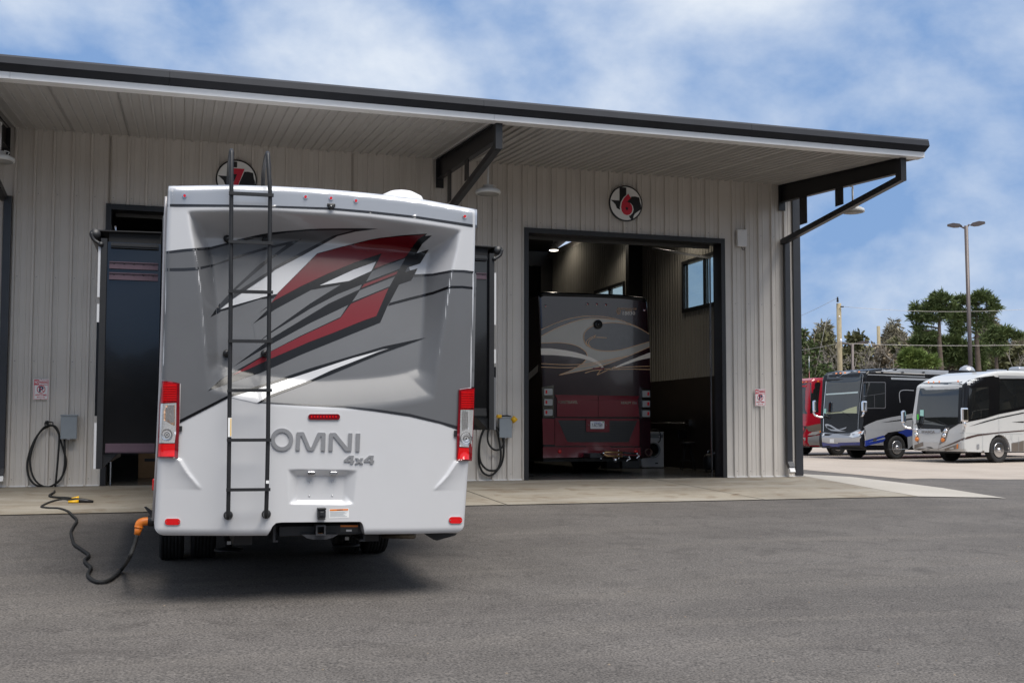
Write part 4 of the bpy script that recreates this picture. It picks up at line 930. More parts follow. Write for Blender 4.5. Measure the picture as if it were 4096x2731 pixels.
flat('graphic_wave', sm2(zE(2010, 1085, 1800, 1165, 1500, 1290, 1330, 1375)) + sm2(zE(1330, 1378, 1600, 1290, 1800, 1225, 2010, 1180)), .012, IVORY)
for L_ in (zE(110, 690, 330, 590, 560, 510, 800, 462, 1000, 455, 1200, 465, 1450, 515, 1700, 605, 1850, 680, 1990, 765), zE(110, 805, 330, 685, 560, 590, 800, 515, 1000, 492, 1200, 497, 1400, 520),
           zE(1990, 900, 1800, 955, 1500, 1040, 1250, 1062, 1050, 1035, 900, 950, 850, 830, 880, 720, 1000, 630, 1180, 580, 1400, 568, 1700, 610), zE(110, 922, 400, 915, 600, 935, 760, 985, 880, 1070, 915, 1150),
           zE(1995, 990, 1650, 1140, 1300, 1275, 1000, 1365, 410, 1482), zE(110, 1280, 500, 1298, 900, 1285, 1200, 1230, 1500, 1170), zE(110, 1340, 500, 1352, 800, 1335, 1150, 1270, 1600, 1150),
           zE(1200, 1378, 1500, 1345, 1750, 1332, 2005, 1326), zE(1250, 1388, 1600, 1375, 2005, 1382), zE(870, 1445, 1000, 1405, 1180, 1385), zE(1080, 1478, 1140, 1395), zE(1080, 1478, 1400, 1330),
           zE(1065, 785, 960, 835, 900, 890, 905, 940, 960, 985), zE(1250, 832, 1050, 825, 950, 880, 935, 940, 970, 990), zE(410, 1482, 640, 1390, 820, 1280, 890, 1210), zE(1065, 785, 1030, 815, 1060, 828)):
    flat('pinstripe', stroke(L_, 1.5), .017, TAN, th=.002)
for x, y in ((181, 281), (912, 246), (1072, 250), (1229, 258), (1908, 352)):
    c = onY(*zE(x, y)[0], YD - .001); q = part('marker_light', CHROME, coach, lambda b: b.lathe([(.03, 0), (.03, .012), (.02, .018)], c, (0, -1, 0), 12)); part('lens', REDLENS, q, lambda b: b.lathe([(.016, .018), (.012, .028)], c, (0, -1, 0), 10))
c = onY(*zE(1095, 600)[0], YD - .016); q = part('rear_camera', PLBLK, coach, lambda b: b.lathe([(.10, 0), (.10, .03), (.08, .05)], c, (0, -1, 0), 20)); part('lens', GLASS, q, lambda b: b.lathe([(.05, .04), (.03, .07)], c, (0, -1, 0), 14))
flat('brake_light', zE(1012, 1350, 1215, 1355, 1205, 1385, 1010, 1378), .03, REDDK, coach, .03)
# tail of the roof: overhanging spoiler
part('roof_spoiler', PAINTK, coach, lambda b: (b.tube([onY(*p, YD + .02) for p in zE(70, 110, 140, 72, 440, 80, 1000, 95, 1500, 118, 1870, 160, 1925, 200)], .05, 8),))
# club number
def ctext(s, x0, y0, x1, y1, m, bold=0.0, off=.002, par=None, nm='lettering'):
    def f(b):
        o = onY(x0, y1, YD - off); put_text(b, s, o, onY(x1, y1, YD - off) - o, onY(x0, y0, YD - off) - o, (0, -1, 0), .004, bold)
    return part(nm, m, par or coach, f)
p0 = zE(1530, 372, 1742, 432); ctext('18830', *p0[0], *p0[1], IVORY)
p0 = zE(1495, 312, 1770, 345); ctext('MOTORCADE CLUB', *p0[0], *p0[1], TAN)
p0 = zE(1570, 348, 1690, 366); ctext('MEMBER', *p0[0], *p0[1], TAN)
cxy = zE(1458, 366)[0]
part('club_badge', TAN, coach, lambda b: b.tube([onY(cxy[0] + 4.1 * math.cos(a), cxy[1] + 7.3 * math.sin(a), YD - .004) for a in np.arange(16) * PI / 8], .006, 6, closed=True))
part('club_badge', TAN, coach, lambda b: [b.bar(onY(cxy[0] - 1.5 + i, cxy[1] - 4.5, YD - .004), onY(cxy[0] - 1 + i, cxy[1] + 5, YD - .004), .012, .006) for i in (0, 2)])
# lower rear: tail lamps, hatch, grille, bumper
for ol, cx, hw in ((zF(105, 180, 278, 150, 282, 632, 122, 638), 201, 62), (zF(1580, 180, 1728, 215, 1722, 645, 1582, 640), 1662, 56)):
    tl = flat('tail_lamp', ol, .05, CHROME, coach, .05)
    for i, cy in enumerate((250, 405, 556)):
        yy = cy + (30 if cx > 1000 else 0) - (6 * i if cx > 1000 else 0)
        q = flat('lamp_frame', [(x, y) for x, y in rounded(*(zF(cx - hw - 6, yy - 55)[0][0], zF(cx + hw + 6, yy)[0][0]), zF(0, yy - 57)[0][1], zF(0, yy + 57)[0][1], 1.6, 2)], .062, PLBLK, tl, .012)
        flat('lens', rounded(zF(cx - hw, 0)[0][0], zF(cx + hw, 0)[0][0], zF(0, yy - 48)[0][1], zF(0, yy + 48)[0][1], 1.4, 2), .070, CLEAR, tl, .008)
        s_ = -1 if cx < 1000 else 1
        flat('red_insert', rounded(zF(cx + s_ * 30 - 13, 0)[0][0], zF(cx + s_ * 30 + 13, 0)[0][0], zF(0, yy - 26)[0][1], zF(0, yy + 24)[0][1], .6, 2), .073, REDLENS, tl, .004)
def hatch(b):
    o = zF(300, 296, 940, 302, 940, 368, 345, 366, 330, 620, 300, 618)
    b.prism([onY(x, y, YD - .03) for x, y in zF(330, 360, 942, 372, 942, 622, 330, 618)], (0, .03, 0))
h1 = part('engine_hatch', MAR, coach, hatch)
part('engine_hatch', MAR, coach, lambda b: b.prism([onY(x, y, YD - .03) for x, y in zF(948, 372, 1535, 376, 1560, 622, 948, 622)], (0, .03, 0)))
for q in (zF(300, 294, 940, 302, 940, 368, 335, 362), zF(948, 304, 1558, 312, 1530, 374, 948, 370)):
    part('hatch_lip', MAR, coach, lambda b: b.add([onY(x, y, YD - (.0 if i < 2 else .03)) for i, (x, y) in enumerate(q)], [(0, 1, 2, 3)]))
p0 = zF(343, 382, 640, 426); ctext('FORETRAVEL', *p0[0], *p0[1], CHROME, .02, .032)
p0 = zF(1285, 396, 1428, 432); ctext('REALM', *p0[0], *p0[1], CHROME, .02, .032)
p0 = zF(1455, 398, 1520, 433); ctext('FS6', *p0[0], *p0[1], CHROME, .01, .032)
flat('lower_panel', zF(300, 640, 1560, 655, 1560, 1060, 300, 1055), .020, MAR, coach, .02)
flat('corner_panel', zF(112, 645, 292, 655, 292, 1035, 120, 1035), .024, MAR, coach, .02); flat('corner_panel', zF(1576, 660, 1726, 655, 1726, 1235, 1576, 1060), .024, MARD, coach, .02)
gro = flat('grille', zF(345, 672, 1525, 682, 1400, 985, 1370, 1000, 520, 1000, 480, 985), .026, PLBLK, coach, .006)
for i in range(13):
    yy = 700 + i * 24; t_ = (yy - 672) / 328; flat('grille_slat', stroke(zF(360 + 130 * t_, yy, 1510 - 110 * t_, yy + 4), .9), .031, mat('grille_slat_black', (.03, .025, .026), .5), gro, .004)
for q in (zF(300, 665, 330, 668, 470, 985, 465, 1040, 440, 1000), zF(1560, 668, 1530, 676, 1405, 1000, 1415, 1065, 1445, 1000)):
    flat('grille_trim', q, .034, MAR, coach, .014)
flat('grille_trim', zF(465, 1018, 900, 1035, 1415, 1020, 1412, 1060, 900, 1052, 465, 1045), .036, MAR, coach, .014)
lic = flat('plate_housing', zF(765, 655, 1112, 665, 1112, 850, 765, 848), .055, MAR, coach, .03)
pl = flat('licence_plate', rounded(*(zF(828, 0)[0][0], zF(1036, 0)[0][0]), zF(0, 688)[0][1], zF(0, 800)[0][1], 1.5, 2), .062, SIGNW, coach, .005)
p0 = zF(850, 722, 1006, 772); ctext('7-AC7369', *p0[0], *p0[1], SIGNB, .0, .0635, pl)
p0 = zF(882, 700, 985, 718); ctext('Nebraska', *p0[0], *p0[1], mat('sign_blue', (.03, .10, .5), .4), .0, .0635, pl)
flat('plate_sticker', zF(1010, 694, 1026, 694, 1026, 712, 1010, 712), .064, mat('sign_green', (.02, .35, .12), .4), pl, .001)
for x in (808, 1065): c = onY(*zF(x, 748)[0], YD - .056); part('plate_bolt', ALU, lic, lambda b: b.lathe([(.014, 0), (.01, .01)], c, (0, -1, 0), 8))
flat('bumper', zF(120, 1072, 760, 1075, 770, 1060, 1115, 1062, 1140, 1080, 1575, 1078, 1580, 1200, 1000, 1210, 830, 1215, 770, 1225, 120, 1235), .075, MAR, coach, .07)
for x, y in ((369, 1138), (1507, 1140)): c = onY(*zF(x, y)[0], YD - .076); part('bumper_lamp', REDLENS, coach, lambda b: b.lathe([(.045, 0), (.04, .012), (.02, .02)], c, (0, -1, 0), 14))
# folded tow bar
YTB = YF - .42
tb = part('tow_bar', STEELB, coach, lambda b: (b.rbox(onY(*zF(815, 0)[0], YTB).x, onY(*zF(1020, 0)[0], YTB).x, YTB, YF + .1, onY(*zF(0, 1250)[0], YTB).z, onY(*zF(0, 1170)[0], YTB).z, .02), b.tube([onY(*p, YTB) for p in zF(1180, 1230, 1200, 1270)], .05, 8)))
GOLD = mat('gold_anodised', (.55, .33, .16), .3, .8)
for q in (zF(1010, 1165, 1060, 1150, 1300, 1158), zF(1010, 1168, 1070, 1205, 1300, 1210)): part('tow_arm', GOLD, tb, lambda b: b.tube([onY(*p, YTB - .05) for p in q], .028, 8))
for q in (zF(1295, 1158, 1520, 1172), zF(1295, 1210, 1400, 1218)): part('tow_arm_sleeve', STEELB, tb, lambda b: b.tube([onY(*p, YTB - .05) for p in q], .024, 8))
for x, y, r in ((1022, 1165, .03), (1248, 1128, .018), (1248, 1185, .018), (1405, 1222, .025), (1525, 1172, .025), (1200, 1265, .05), (985, 1245, .02), (1250, 1240, .018)):
    c = onY(*zF(x, y)[0], YTB - .07); part('tow_fitting', CHROME, tb, lambda b: b.lathe([(r * .4, -r * .8), (r, -r * .3), (r, r * .3), (r * .4, r * .8)], c, (0, -1, 0), 10))
for q in (zF(1530, 1180, 1560, 1205, 1530, 1225, 1520, 1245), zF(1405, 1225, 1425, 1250, 1380, 1265, 1370, 1290)): part('safety_chain', CHROME, tb, lambda b: b.tube(smooth_path([onY(*p, YTB - .05) for p in q], 4), .012, 6))
c = onY(*zF(1690, 1150)[0], YD - .02); part('tail_pipe', mat('pipe_brown', (.10, .06, .045), .5, .4), coach, lambda b: b.lathe([(.085, 0), (.085, .05), (.07, .05), (.07, -.1)], c, (0, -1, 0), 18))
for x in (7.75, 8.05, 9.5, 9.8):
    part('wheel', RUBBER, coach, lambda b: tyre(b, x, YF + 2.9, .5, .27, zc=.512))
part('underbody', STEELB, coach, lambda b: b.box(7.7, 9.95, YF + .4, YF + 10.5, .28, .5))
# side swirl on the left flank
part('flank_stripe', IVORY, cbody, lambda b: b.prism([(onY(1243, 800, YD).x - .01, YD + .2, 2.25), (onY(1243, 800, YD).x - .01, YD + 5, 1.1), (onY(1243, 800, YD).x - .01, YD + 5, 1.3), (onY(1243, 800, YD).x - .01, YD + .2, 2.4)], (.004, 0, 0)))

# ------------------------------------------------------------------ washing machine and clutter in the bay
wp = onY(1513, 1073, 28.6)
YWM = 25.6
a_, c_ = onY(1478, 1000, YWM), onY(1525.5, 1073, YWM)
wm = thing('washing_machine', 'white front-loading washing machine standing right of the maroon coach', 'washing machine', ((a_.x + c_.x) / 2, YWM + .3, .012))
x0, x1 = c_.x - .62, c_.x
part('cabinet', APPL, wm, lambda b: b.rbox(x0, x1, YWM, YWM + .6, .03, .90, .02))
part('top_panel', APPL, wm, lambda b: b.rbox(x0 - .005, x1 + .005, YWM - .012, YWM + .6, .902, .93, .008))
dc = (x0 + .31, YWM - .001, .47)
dr = part('door', GREYBOX, wm, lambda b: b.lathe([(.20, 0), (.20, .03), (.165, .04), (.165, .01)], dc, (0, -1, 0), 28)); part('door_glass', GLASS, dr, lambda b: b.lathe([(.163, .012), (.12, .03), (.02, .036)], dc, (0, -1, 0), 24))
part('control_panel', GREYBOX, wm, lambda b: b.box(x0 + .03, x1 - .03, YWM - .006, YWM - .001, .78, .87)); part('dial', ALU, wm, lambda b: b.lathe([(.03, 0), (.026, .025)], (x1 - .13, YWM - .006, .825), (0, -1, 0), 14))
part('filter_flap', PLBLK, wm, lambda b: b.box(x1 - .25, x1 - .17, YWM - .006, YWM - .001, .12, .15))
for x in (x0 + .06, x1 - .06): part('foot', PLBLK, wm, lambda b: b.lathe([(.025, 0), (.02, .03)], (x, YWM + .06, .012), (0, 0, 1), 8))
tag(MB().tube(smooth_path([(x0 + .2, YWM + .2, .935), (x0 + .42, YWM + .1, 1.0), (x0 + .5, YWM - .03, .9), (x0 + .5, YWM - .03, .72), (x0 + .44, YWM - .03, .66)], 5), .012, 6).build('hose', PLBLK), 'thin black hose draped over the white washing machine', 'hose')
ap_ = onY(1460, 1072, 28.5)
tag(MB().rbox(x0 - .55, x0 - .06, YWM - .05, YWM + .45, .012, .34, .02).build('storage_tote', mat('tote_grey', (.16, .17, .18), .5, 0, .08, 5)), 'grey storage tote on the floor left of the washing machine', 'tote')
tag(MB().rbox(x0 - 1.0, x0 - .62, YWM - .1, YWM + .3, .012, .26, .02).build('tool_box', mat('tool_box_dark', (.03, .03, .035), .4, 0, .1, 5)), 'dark tool box on the floor behind the coach tow bar', 'tool box')
# floor fan / stools against the dado
def dark_chair(px, py, Y, lab, s=1.0):
    p = onY(px, py, Y); p.z = .012
    t = thing('shop_stool', lab, 'stool', p, .5)
    part('seat', PLBLK, t, lambda b: b.lathe([(.17 * s, 0), (.18 * s, .03), (.16 * s, .06)], (0, 0, .62 * s), (0, 0, 1), 18), world=False)
    part('back', PLBLK, t, lambda b: b.rbox(-.17 * s, .17 * s, .13 * s, .18 * s, .75 * s, 1.0 * s, .03), world=False)
    part('back_post', STEELB, t, lambda b: b.tube([(0, .1 * s, .64 * s), (0, .17 * s, .8 * s)], .015, 6), world=False)
    for k in range(4):
        a = k * PI / 2; part('leg', STEELB, t, lambda b: b.tube([(.08 * s * math.cos(a), .08 * s * math.sin(a), .62 * s), (.22 * s * math.cos(a), .22 * s * math.sin(a), 0)], .014, 6), world=False)
    part('foot_ring', STEELB, t, lambda b: b.tube([(.17 * s * math.cos(i * PI / 8), .17 * s * math.sin(i * PI / 8), .22 * s) for i in range(16)], .01, 6, closed=True), world=False)
dark_chair(1580, 1076, 24.2, 'dark shop stool standing against the brown dado, right of the washing machine')
def vac(px, py, Y):
    p = onY(px, py, Y); p.z = .012
    t = thing('shop_vacuum', 'small dark shop vacuum by the right jamb of bay 6', 'vacuum', p)
    part('drum', PLBLK, t, lambda b: b.lathe([(.16, .06), (.19, .1), (.19, .32), (.15, .40), (.05, .43)], (0, 0, 0), (0, 0, 1), 18), world=False)
    part('hose', ALU, t, lambda b: b.tube(smooth_path([(0, -.1, .4), (.1, -.2, .55), (.25, -.1, .45), (.28, 0, .2)], 5), .022, 8), world=False)
    part('handle', CHROME, t, lambda b: b.tube([(-.1, 0, .42), (-.08, 0, .5), (.08, 0, .5), (.1, 0, .42)], .012, 6), world=False)
    for k in range(4): a = k * PI / 2 + .4; part('caster', RUBBER, t, lambda b: b.lathe([(.03, -.012), (.03, .012)], (.16 * math.cos(a), .16 * math.sin(a), .03), (1, 0, 0), 10), world=False)
vac(1634, 1080, 22.9)
# shelving and cardboard in bay 7
for i, (x, y0, w, h, z) in enumerate(((-.75, 23.2, .55, .6, .012), (-.15, 23.4, .5, .75, .012), (-.7, 23.25, .5, .45, .613))):
    b = MB().rbox(x, x + w, y0, y0 + .45, z, z + h, .008); o = b.build('cardboard_box', CARD)
    tag(o, ['brown cardboard box low inside bay 7, left of the pair on the floor', 'taller brown cardboard box inside bay 7 beside the motorhome', 'brown cardboard box stacked on top of another inside bay 7'][i], 'cardboard box', 'cardboard boxes in bay 7')
    part('print', SIGNK, o, lambda q: q.box(x + .12 - o.location.x, x + w - .12 - o.location.x, y0 - .002 - o.location.y, y0 - .0005 - o.location.y, z + h * .55 - o.location.z, z + h * .65 - o.location.z), world=False)
    part('tape', mat('parcel_tape', (.40, .27, .14), .4), o, lambda q: q.box(x + w / 2 - .025 - o.location.x, x + w / 2 + .025 - o.location.x, y0 - .002 - o.location.y, y0 + .452 - o.location.y, h + .0005, h + .002), world=False)

# ------------------------------------------------------------------ pendant lamps
SHADE = mat('lamp_enamel', (.66, .65, .62), .35, 0, .03, 10)
def pendant(p, ztop, label, lit=0, grp='canopy pendant lamps', s=1.0, spot=None):
    t = thing('pendant_lamp', label, 'lamp', p, 0, grp)
    part('shade', SHADE, t, lambda b: b.lathe([(.215 * s, .0), (.22 * s, .02), (.215 * s, .055), (.17 * s, .085), (.09 * s, .10), (.085 * s, .15), (.05 * s, .16)], (0, 0, 0), (0, 0, 1), 28), world=False)
    part('diffuser', mat('lamp_lit' if lit else 'lamp_diffuser', (.8, .8, .78) if lit else (.30, .29, .27), .5, emit=(1, .93, .8) if lit else None, estr=6 if lit else 0), t, lambda b: b.lathe([(.19 * s, -.006), (.19 * s, -.001)], (0, 0, 0), (0, 0, 1), 24), world=False)
    part('stem', SHADE, t, lambda b: b.tube([(0, 0, .15), (0, 0, ztop - p[2])], .018 * s, 8), world=False)
    part('handle_loop', SHADE, t, lambda b: b.tube(smooth_path([(.1 * s, 0, .09), (.13 * s, 0, .15), (.06 * s, 0, .17)], 4), .008, 6), world=False)
    if lit:
        l = bpy.data.lights.new('lamp_light', 'SPOT'); l.energy = lit; l.spot_size = math.radians(150); l.spot_blend = .6; l.color = (1, .90, .74); l.shadow_soft_size = .15
        lo = bpy.data.objects.new('lamp_light', l); link(lo); lo.parent = t; lo.location = (0, 0, -.03)
    return t
def canopy_lamp(px, py, Y, label):
    p = onY(px, py, Y); t = pendant(p, soff_z(Y) - .34, label); x = p.x
    part('mounting_arm', SHADE, t, lambda b: b.tube(smooth_path([(0, 0, soff_z(Y) - .35 - p.z), (.0, .0, soff_z(Y) - .30 - p.z), (-.12, 0, soff_z(Y) - .29 - p.z)], 4), .018, 8), world=False)
canopy_lamp(1121, 446, 18.1, 'white pendant lamp beside the middle canopy bracket, right of the motorhome roof')
canopy_lamp(1959, 488, 18.1, 'white pendant lamp at the right-hand canopy bracket against the sky')
canopy_lamp(-1, 371, 18.1, 'white pendant lamp cut by the left edge of the picture')
p = onY(1272, 575, 25.2); pendant(p, roofz(25.2) - .1, 'lit pendant lamp hanging inside bay 6 above the coach', 80, 'lamps inside the bay', .55)
for yy, nm in ((24.6, 'lit pendant lamp high by the side wall near the bay 6 door'), (28.9, 'lit pendant lamp high by the side wall at the frame column'), (33.4, 'lit pendant lamp high by the side wall deep in the bay')):
    pendant((XI - .75, yy, max(6.3, .19 * yy + 1.08)), roofz(yy) - .1, nm, 42, 'lamps inside the bay', .8)

# ------------------------------------------------------------------ wall signs and boxes
def wallp(x, y, d=.05): return onY(x, y, YW - d)
def number_sign(cx, cy, num, label):
    c = wallp(cx, cy, .055); R_ = .365
    t = thing('bay_number_sign', label, 'sign', c, 0, 'round bay number signs')
    V = lambda x, z, d: Vector((x * R_, -d, z * R_))
    part('rim', SIGNK, t, lambda b: b.lathe([(R_, 0), (R_, .022), (R_ * .93, .024)], (0, 0, 0), (0, -1, 0), 48, False), world=False)
    part('disc', SIGNW, t, lambda b: b.lathe([(R_ * .925, .018), (R_ * .925, .0255)], (0, 0, 0), (0, -1, 0), 48, False), world=False)
    tx = [(-.38, .88), (.02, .88), (.02, .46), (.2, .42), (.35, .40), (.55, .42), (.80, .37), (.84, .1), (.90, -.05), (.90, -.28), (.72, -.40), (.52, -.55), (.44, -.70), (.42, -.93), (.3, -.86), (.22, -.78), (.12, -.58), (.0, -.45), (-.12, -.50), (-.2, -.4), (-.28, -.22), (-.38, -.38), (-.55, -.28), (-.62, -.1), (-.78, .05), (-.90, .14), (-.38, .13)]
    part('state_map', SIGNK, t, lambda b: b.prism([V(x, z, .027) for x, z in tx], (0, -.003, 0)), world=False)
    v = (-.30, -.66, .68, 1.2)
    part('numeral_outline', SIGNW, t, lambda b: put_text(b, num, V(v[0] - .07, v[1] - .05, .031), (R_ * (v[2] + .14), 0, 0), (0, 0, R_ * (v[3] + .10)), (0, -1, 0), .003, .035), world=False)
    part('numeral', SIGNR, t, lambda b: put_text(b, num, V(v[0], v[1], .0345), (R_ * v[2], 0, 0), (0, 0, R_ * v[3]), (0, -1, 0), .003, .05), world=False)
number_sign(1436.5, 468, '6', 'round black and white sign with a red 6 above the open bay')
number_sign(543, 413, '7', 'round sign with a red 7 half hidden behind the motorhome ladder')
def park_sign(x0, x1, y0, y1, label):
    a, c = wallp(x0, y1, .05), wallp(x1, y0, .05); w = c.x - a.x; h = c.z - a.z
    t = thing('no_parking_sign', label, 'sign', ((a.x + c.x) / 2, YW - .04, a.z), 0, 'no parking signs on the wall')
    def rr(b, x0, x1, z0, z1, d, th, r):
        b.prism([(x, -d, z) for x, z in rounded(x0, x1, z0, z1, r, 3)], (0, -th, 0))
    X = lambda u: (u - .5) * w; Z = lambda v: v * h
    part('plate', SIGNW, t, lambda b: rr(b, X(0), X(1), Z(0), Z(1), 0, .006, .012), world=False)
    def border(b):
        for q in ((.04, .07, .03, .97), (.93, .96, .03, .97)): b.box(X(q[0]), X(q[1]), -.0085, -.0062, Z(q[2]), Z(q[3]))
        for q in ((.07, .93, .03, .045), (.07, .93, .955, .97), (.07, .93, .705, .725)): b.box(X(q[0]), X(q[1]), -.0085, -.0062, Z(q[2]), Z(q[3]))
    part('border', SIGNR, t, border, world=False)
    part('red_block', SIGNR, t, lambda b: b.box(X(.075), X(.345), -.0082, -.0061, Z(.728), Z(.953)), world=False)
    def txt(s, u0, u1, v0, v1, m, bold=.02): part('lettering', m, t, lambda b: put_text(b, s, (X(u0), -.0085, Z(v0)), (X(u1) - X(u0), 0, 0), (0, 0, Z(v1) - Z(v0)), (0, -1, 0), .0015, bold), world=False)
    txt('NO', .095, .325, .76, .925, SIGNW, .03); txt('PARKING', .37, .91, .775, .91, SIGNR, .015); txt('ANYTIME', .13, .87, .185, .275, SIGNR, .015); txt('P', .38, .66, .37, .64, SIGNB, .03)
    part('prohibition_ring', SIGNR, t, lambda b: (b.tube([(.25 * w * math.cos(i * PI / 16), -.010, Z(.505) + .25 * w * math.sin(i * PI / 16)) for i in range(32)], .022 * w, 6, closed=True), b.bar((-.17 * w, -.0115, Z(.505) + .17 * w), (.17 * w, -.0115, Z(.505) - .17 * w), .003, .04 * w, (1, 0, 1))), world=False)
    part('arrow', SIGNR, t, lambda b: (b.box(-.2 * w, .2 * w, -.0085, -.0062, Z(.105), Z(.125)), b.prism([(-.27 * w, -.0062, Z(.115)), (-.17 * w, -.0062, Z(.145)), (-.17 * w, -.0062, Z(.085))], (0, -.0023, 0)), b.prism([(.27 * w, -.0062, Z(.115)), (.17 * w, -.0062, Z(.145)), (.17 * w, -.0062, Z(.085))], (0, -.0023, 0))), world=False)
    for v in (.985, .015): part('bolt', ALU, t, lambda b: b.lathe([(.007, .006), (.005, .011)], (0, 0, Z(v)), (0, -1, 0), 8), world=False)
park_sign(75.5, 113, 870.5, 917.5, 'no parking anytime sign left of the motorhome above the coiled power cord')
park_sign(1734.5, 1758.5, 893, 932, 'no parking anytime sign on the wall right of the open bay')
def elec_box(x0, x1, y0, y1, label):
    a, c = wallp(x0, y1, .15), wallp(x1, y0, .15)
    t = thing('electrical_box', label, 'electrical box', ((a.x + c.x) / 2, YW - .04, a.z), 0, 'grey power boxes on the wall'); w = c.x - a.x; h = c.z - a.z
    part('enclosure', GREYBOX, t, lambda b: b.rbox(-w / 2 + .012, w / 2 - .012, -.12, .01, .012, h - .02, .006), world=False)
    part('cover', GREYBOX, t, lambda b: (b.rbox(-w / 2, w / 2, -.145, -.122, 0, h - .03, .008), b.rbox(-w / 2 - .006, w / 2 + .006, -.155, -.02, h - .028, h, .006)), world=False)
    part('latch', ALU, t, lambda b: b.box(-.02, .02, -.15, -.1, -.012, -.001), world=False)
elec_box(139, 178, 952, 1008, 'grey electrical box under the left no parking sign'); elec_box(1146, 1175, 957, 1005, 'grey electrical box between the motorhome and bay 6')
wbx = [wallp(1694, 566, .1), wallp(1715, 527.5, .1)]
wb = thing('wireless_box', 'small white box mounted high on the wall right of bay 6', 'box', ((wbx[0].x + wbx[1].x) / 2, YW - .04, wbx[0].z)); ww = wbx[1].x - wbx[0].x; wh_ = wbx[1].z - wbx[0].z
part('housing', WHITEM, wb, lambda b: b.rbox(-ww / 2, ww / 2, -.07, 0, 0, wh_, .012), world=False); part('lead', PLBLK, wb, lambda b: b.tube(smooth_path([(.0, -.03, .01), (.02, -.03, -.05), (.07, -.02, -.06), (.08, 0, -.01)], 4), .006, 6), world=False)

# ------------------------------------------------------------------ power cords
zG = lambda *L_: [(.44693 * .5 * 0 + L_[i] * 500 / 1120 / DS, (1300 + L_[i + 1] * 500 / 1120) / DS) for i in range(0, len(L_), 2)]
zH = lambda *L_: [(L_[i] * 1024 / 1338 / DS, (1200 + L_[i + 1] * 1024 / 1338) / DS) for i in range(0, len(L_), 2)]
def wl(L_, d): return [onY(x, y, YW - d) for x, y in L_]
hk = [tuple(q) for q in zG(447, 860, 405, 905, 405, 875, 472, 875, 472, 905)]
tag(MB().tube(smooth_path([onY(*zG(420, 905)[0], YW - .16), onY(*zG(405, 900)[0], YW - .16), onY(*zG(405, 872)[0], YW - .15), onY(*zG(438, 868)[0], YW - .06), onY(*zG(472, 872)[0], YW - .15), onY(*zG(472, 905)[0], YW - .16)], 4), .010, 6).rbox(onY(*zG(432, 0)[0], YW).x, onY(*zG(462, 0)[0], YW).x, YW - .09, YW - .033, onY(*zG(447, 890)[0], YW).z, onY(*zG(447, 855)[0], YW).z, .01).build('cord_hook', PLBLK), 'black wall hook holding the left coiled power cord', 'hook')
loopA = wl(zG(440, 905, 375, 940, 310, 1030, 262, 1150, 243, 1260, 260, 1360, 310, 1425, 390, 1450, 460, 1440, 530, 1390, 580, 1300, 592, 1210, 570, 1120, 545, 1040), .09)
loopB = wl(zG(545, 1040, 520, 960, 480, 905, 430, 898, 380, 930, 325, 1010, 282, 1130, 268, 1220, 290, 1340, 345, 1420, 430, 1448, 520, 1405, 565, 1330, 582, 1200, 577, 1022), .115)
down = wl(zG(440, 900, 500, 910, 530, 990, 522, 1150, 510, 1300, 498, 1420, 490, 1470), .135)
grd = [onG(x, y, .03) for x, y in zH(283, 1003, 258, 1020, 290, 1029, 350, 1032, 392, 1040)]
grd2 = [onG(x, y, .022) for x, y in zH(398, 1043, 380, 1046, 330, 1040, 270, 1052, 217, 1077, 250, 1085, 310, 1088, 355, 1103, 380, 1125, 402, 1150, 385, 1180, 371, 1210, 378, 1245, 390, 1275, 425, 1300, 460, 1325, 462, 1338, 442, 1358, 455, 1378, 474, 1395, 466, 1415, 459, 1435, 480, 1458, 515, 1471, 560, 1466, 605, 1438)]
pin = onY(*zH(716, 1228)[0], 9.42)
rise = [onG(*zH(640, 1400)[0], .05), onY(*zH(675, 1345)[0], 9.35), onY(*zH(700, 1285)[0], 9.40), pin]
cord = thing('extension_cord', 'thick black power cord coiled on the left wall and run across asphalt to the motorhome', 'power cord', (loopA[0].x, YW - .3, 0))
part('coil', RUBBER, cord, lambda b: b.tube(smooth_path(loopA, 5) + smooth_path(loopB, 5)[1:], .0165, 8)); part('drop', RUBBER, cord, lambda b: b.tube(smooth_path(down + grd, 5), .0165, 8)); part('lead', RUBBER, cord, lambda b: b.tube(smooth_path(grd2 + rise, 5), .0165, 8))
pc = onG(*zH(405, 1044)[0], .05)
part('plug', PLBLK, cord, lambda b: (b.tube([pc + Vector((-.12, 0, 0)), pc + Vector((-.03, -.01, 0)), pc + Vector((.10, -.03, -.01)), pc + Vector((.22, -.06, -.025))], [.02, .036, .034, .02], 10),)); part('plug_ring', YELLOW, cord, lambda b: (b.tube([pc + Vector((-.08, .015, .008)), pc + Vector((.02, .02, .02))], [.028, .04], 10), b.tube([pc + Vector((-.12, -.06, -.02)), pc + Vector((.02, -.07, -.02))], [.018, .028], 8)))
oc = [onY(*q, 9.44) for q in zH(716, 1226, 726, 1185, 735, 1162, 780, 1152)]
part('orange_connector', ORANGE, cord, lambda b: (b.tube([oc[0], oc[1]], [.024, .032], 12), b.tube(smooth_path([oc[1], oc[2], oc[3]], 5), [.034] * 11, 12), b.lathe([(.036, -.006), (.036, .006)], oc[1], oc[0] - oc[1], 14)))
part('collar', PLBLK, cord, lambda b: b.tube([oc[3] + Vector((-.01, 0, 0)), oc[3] + Vector((.05, 0, -.002))], .045, 14))
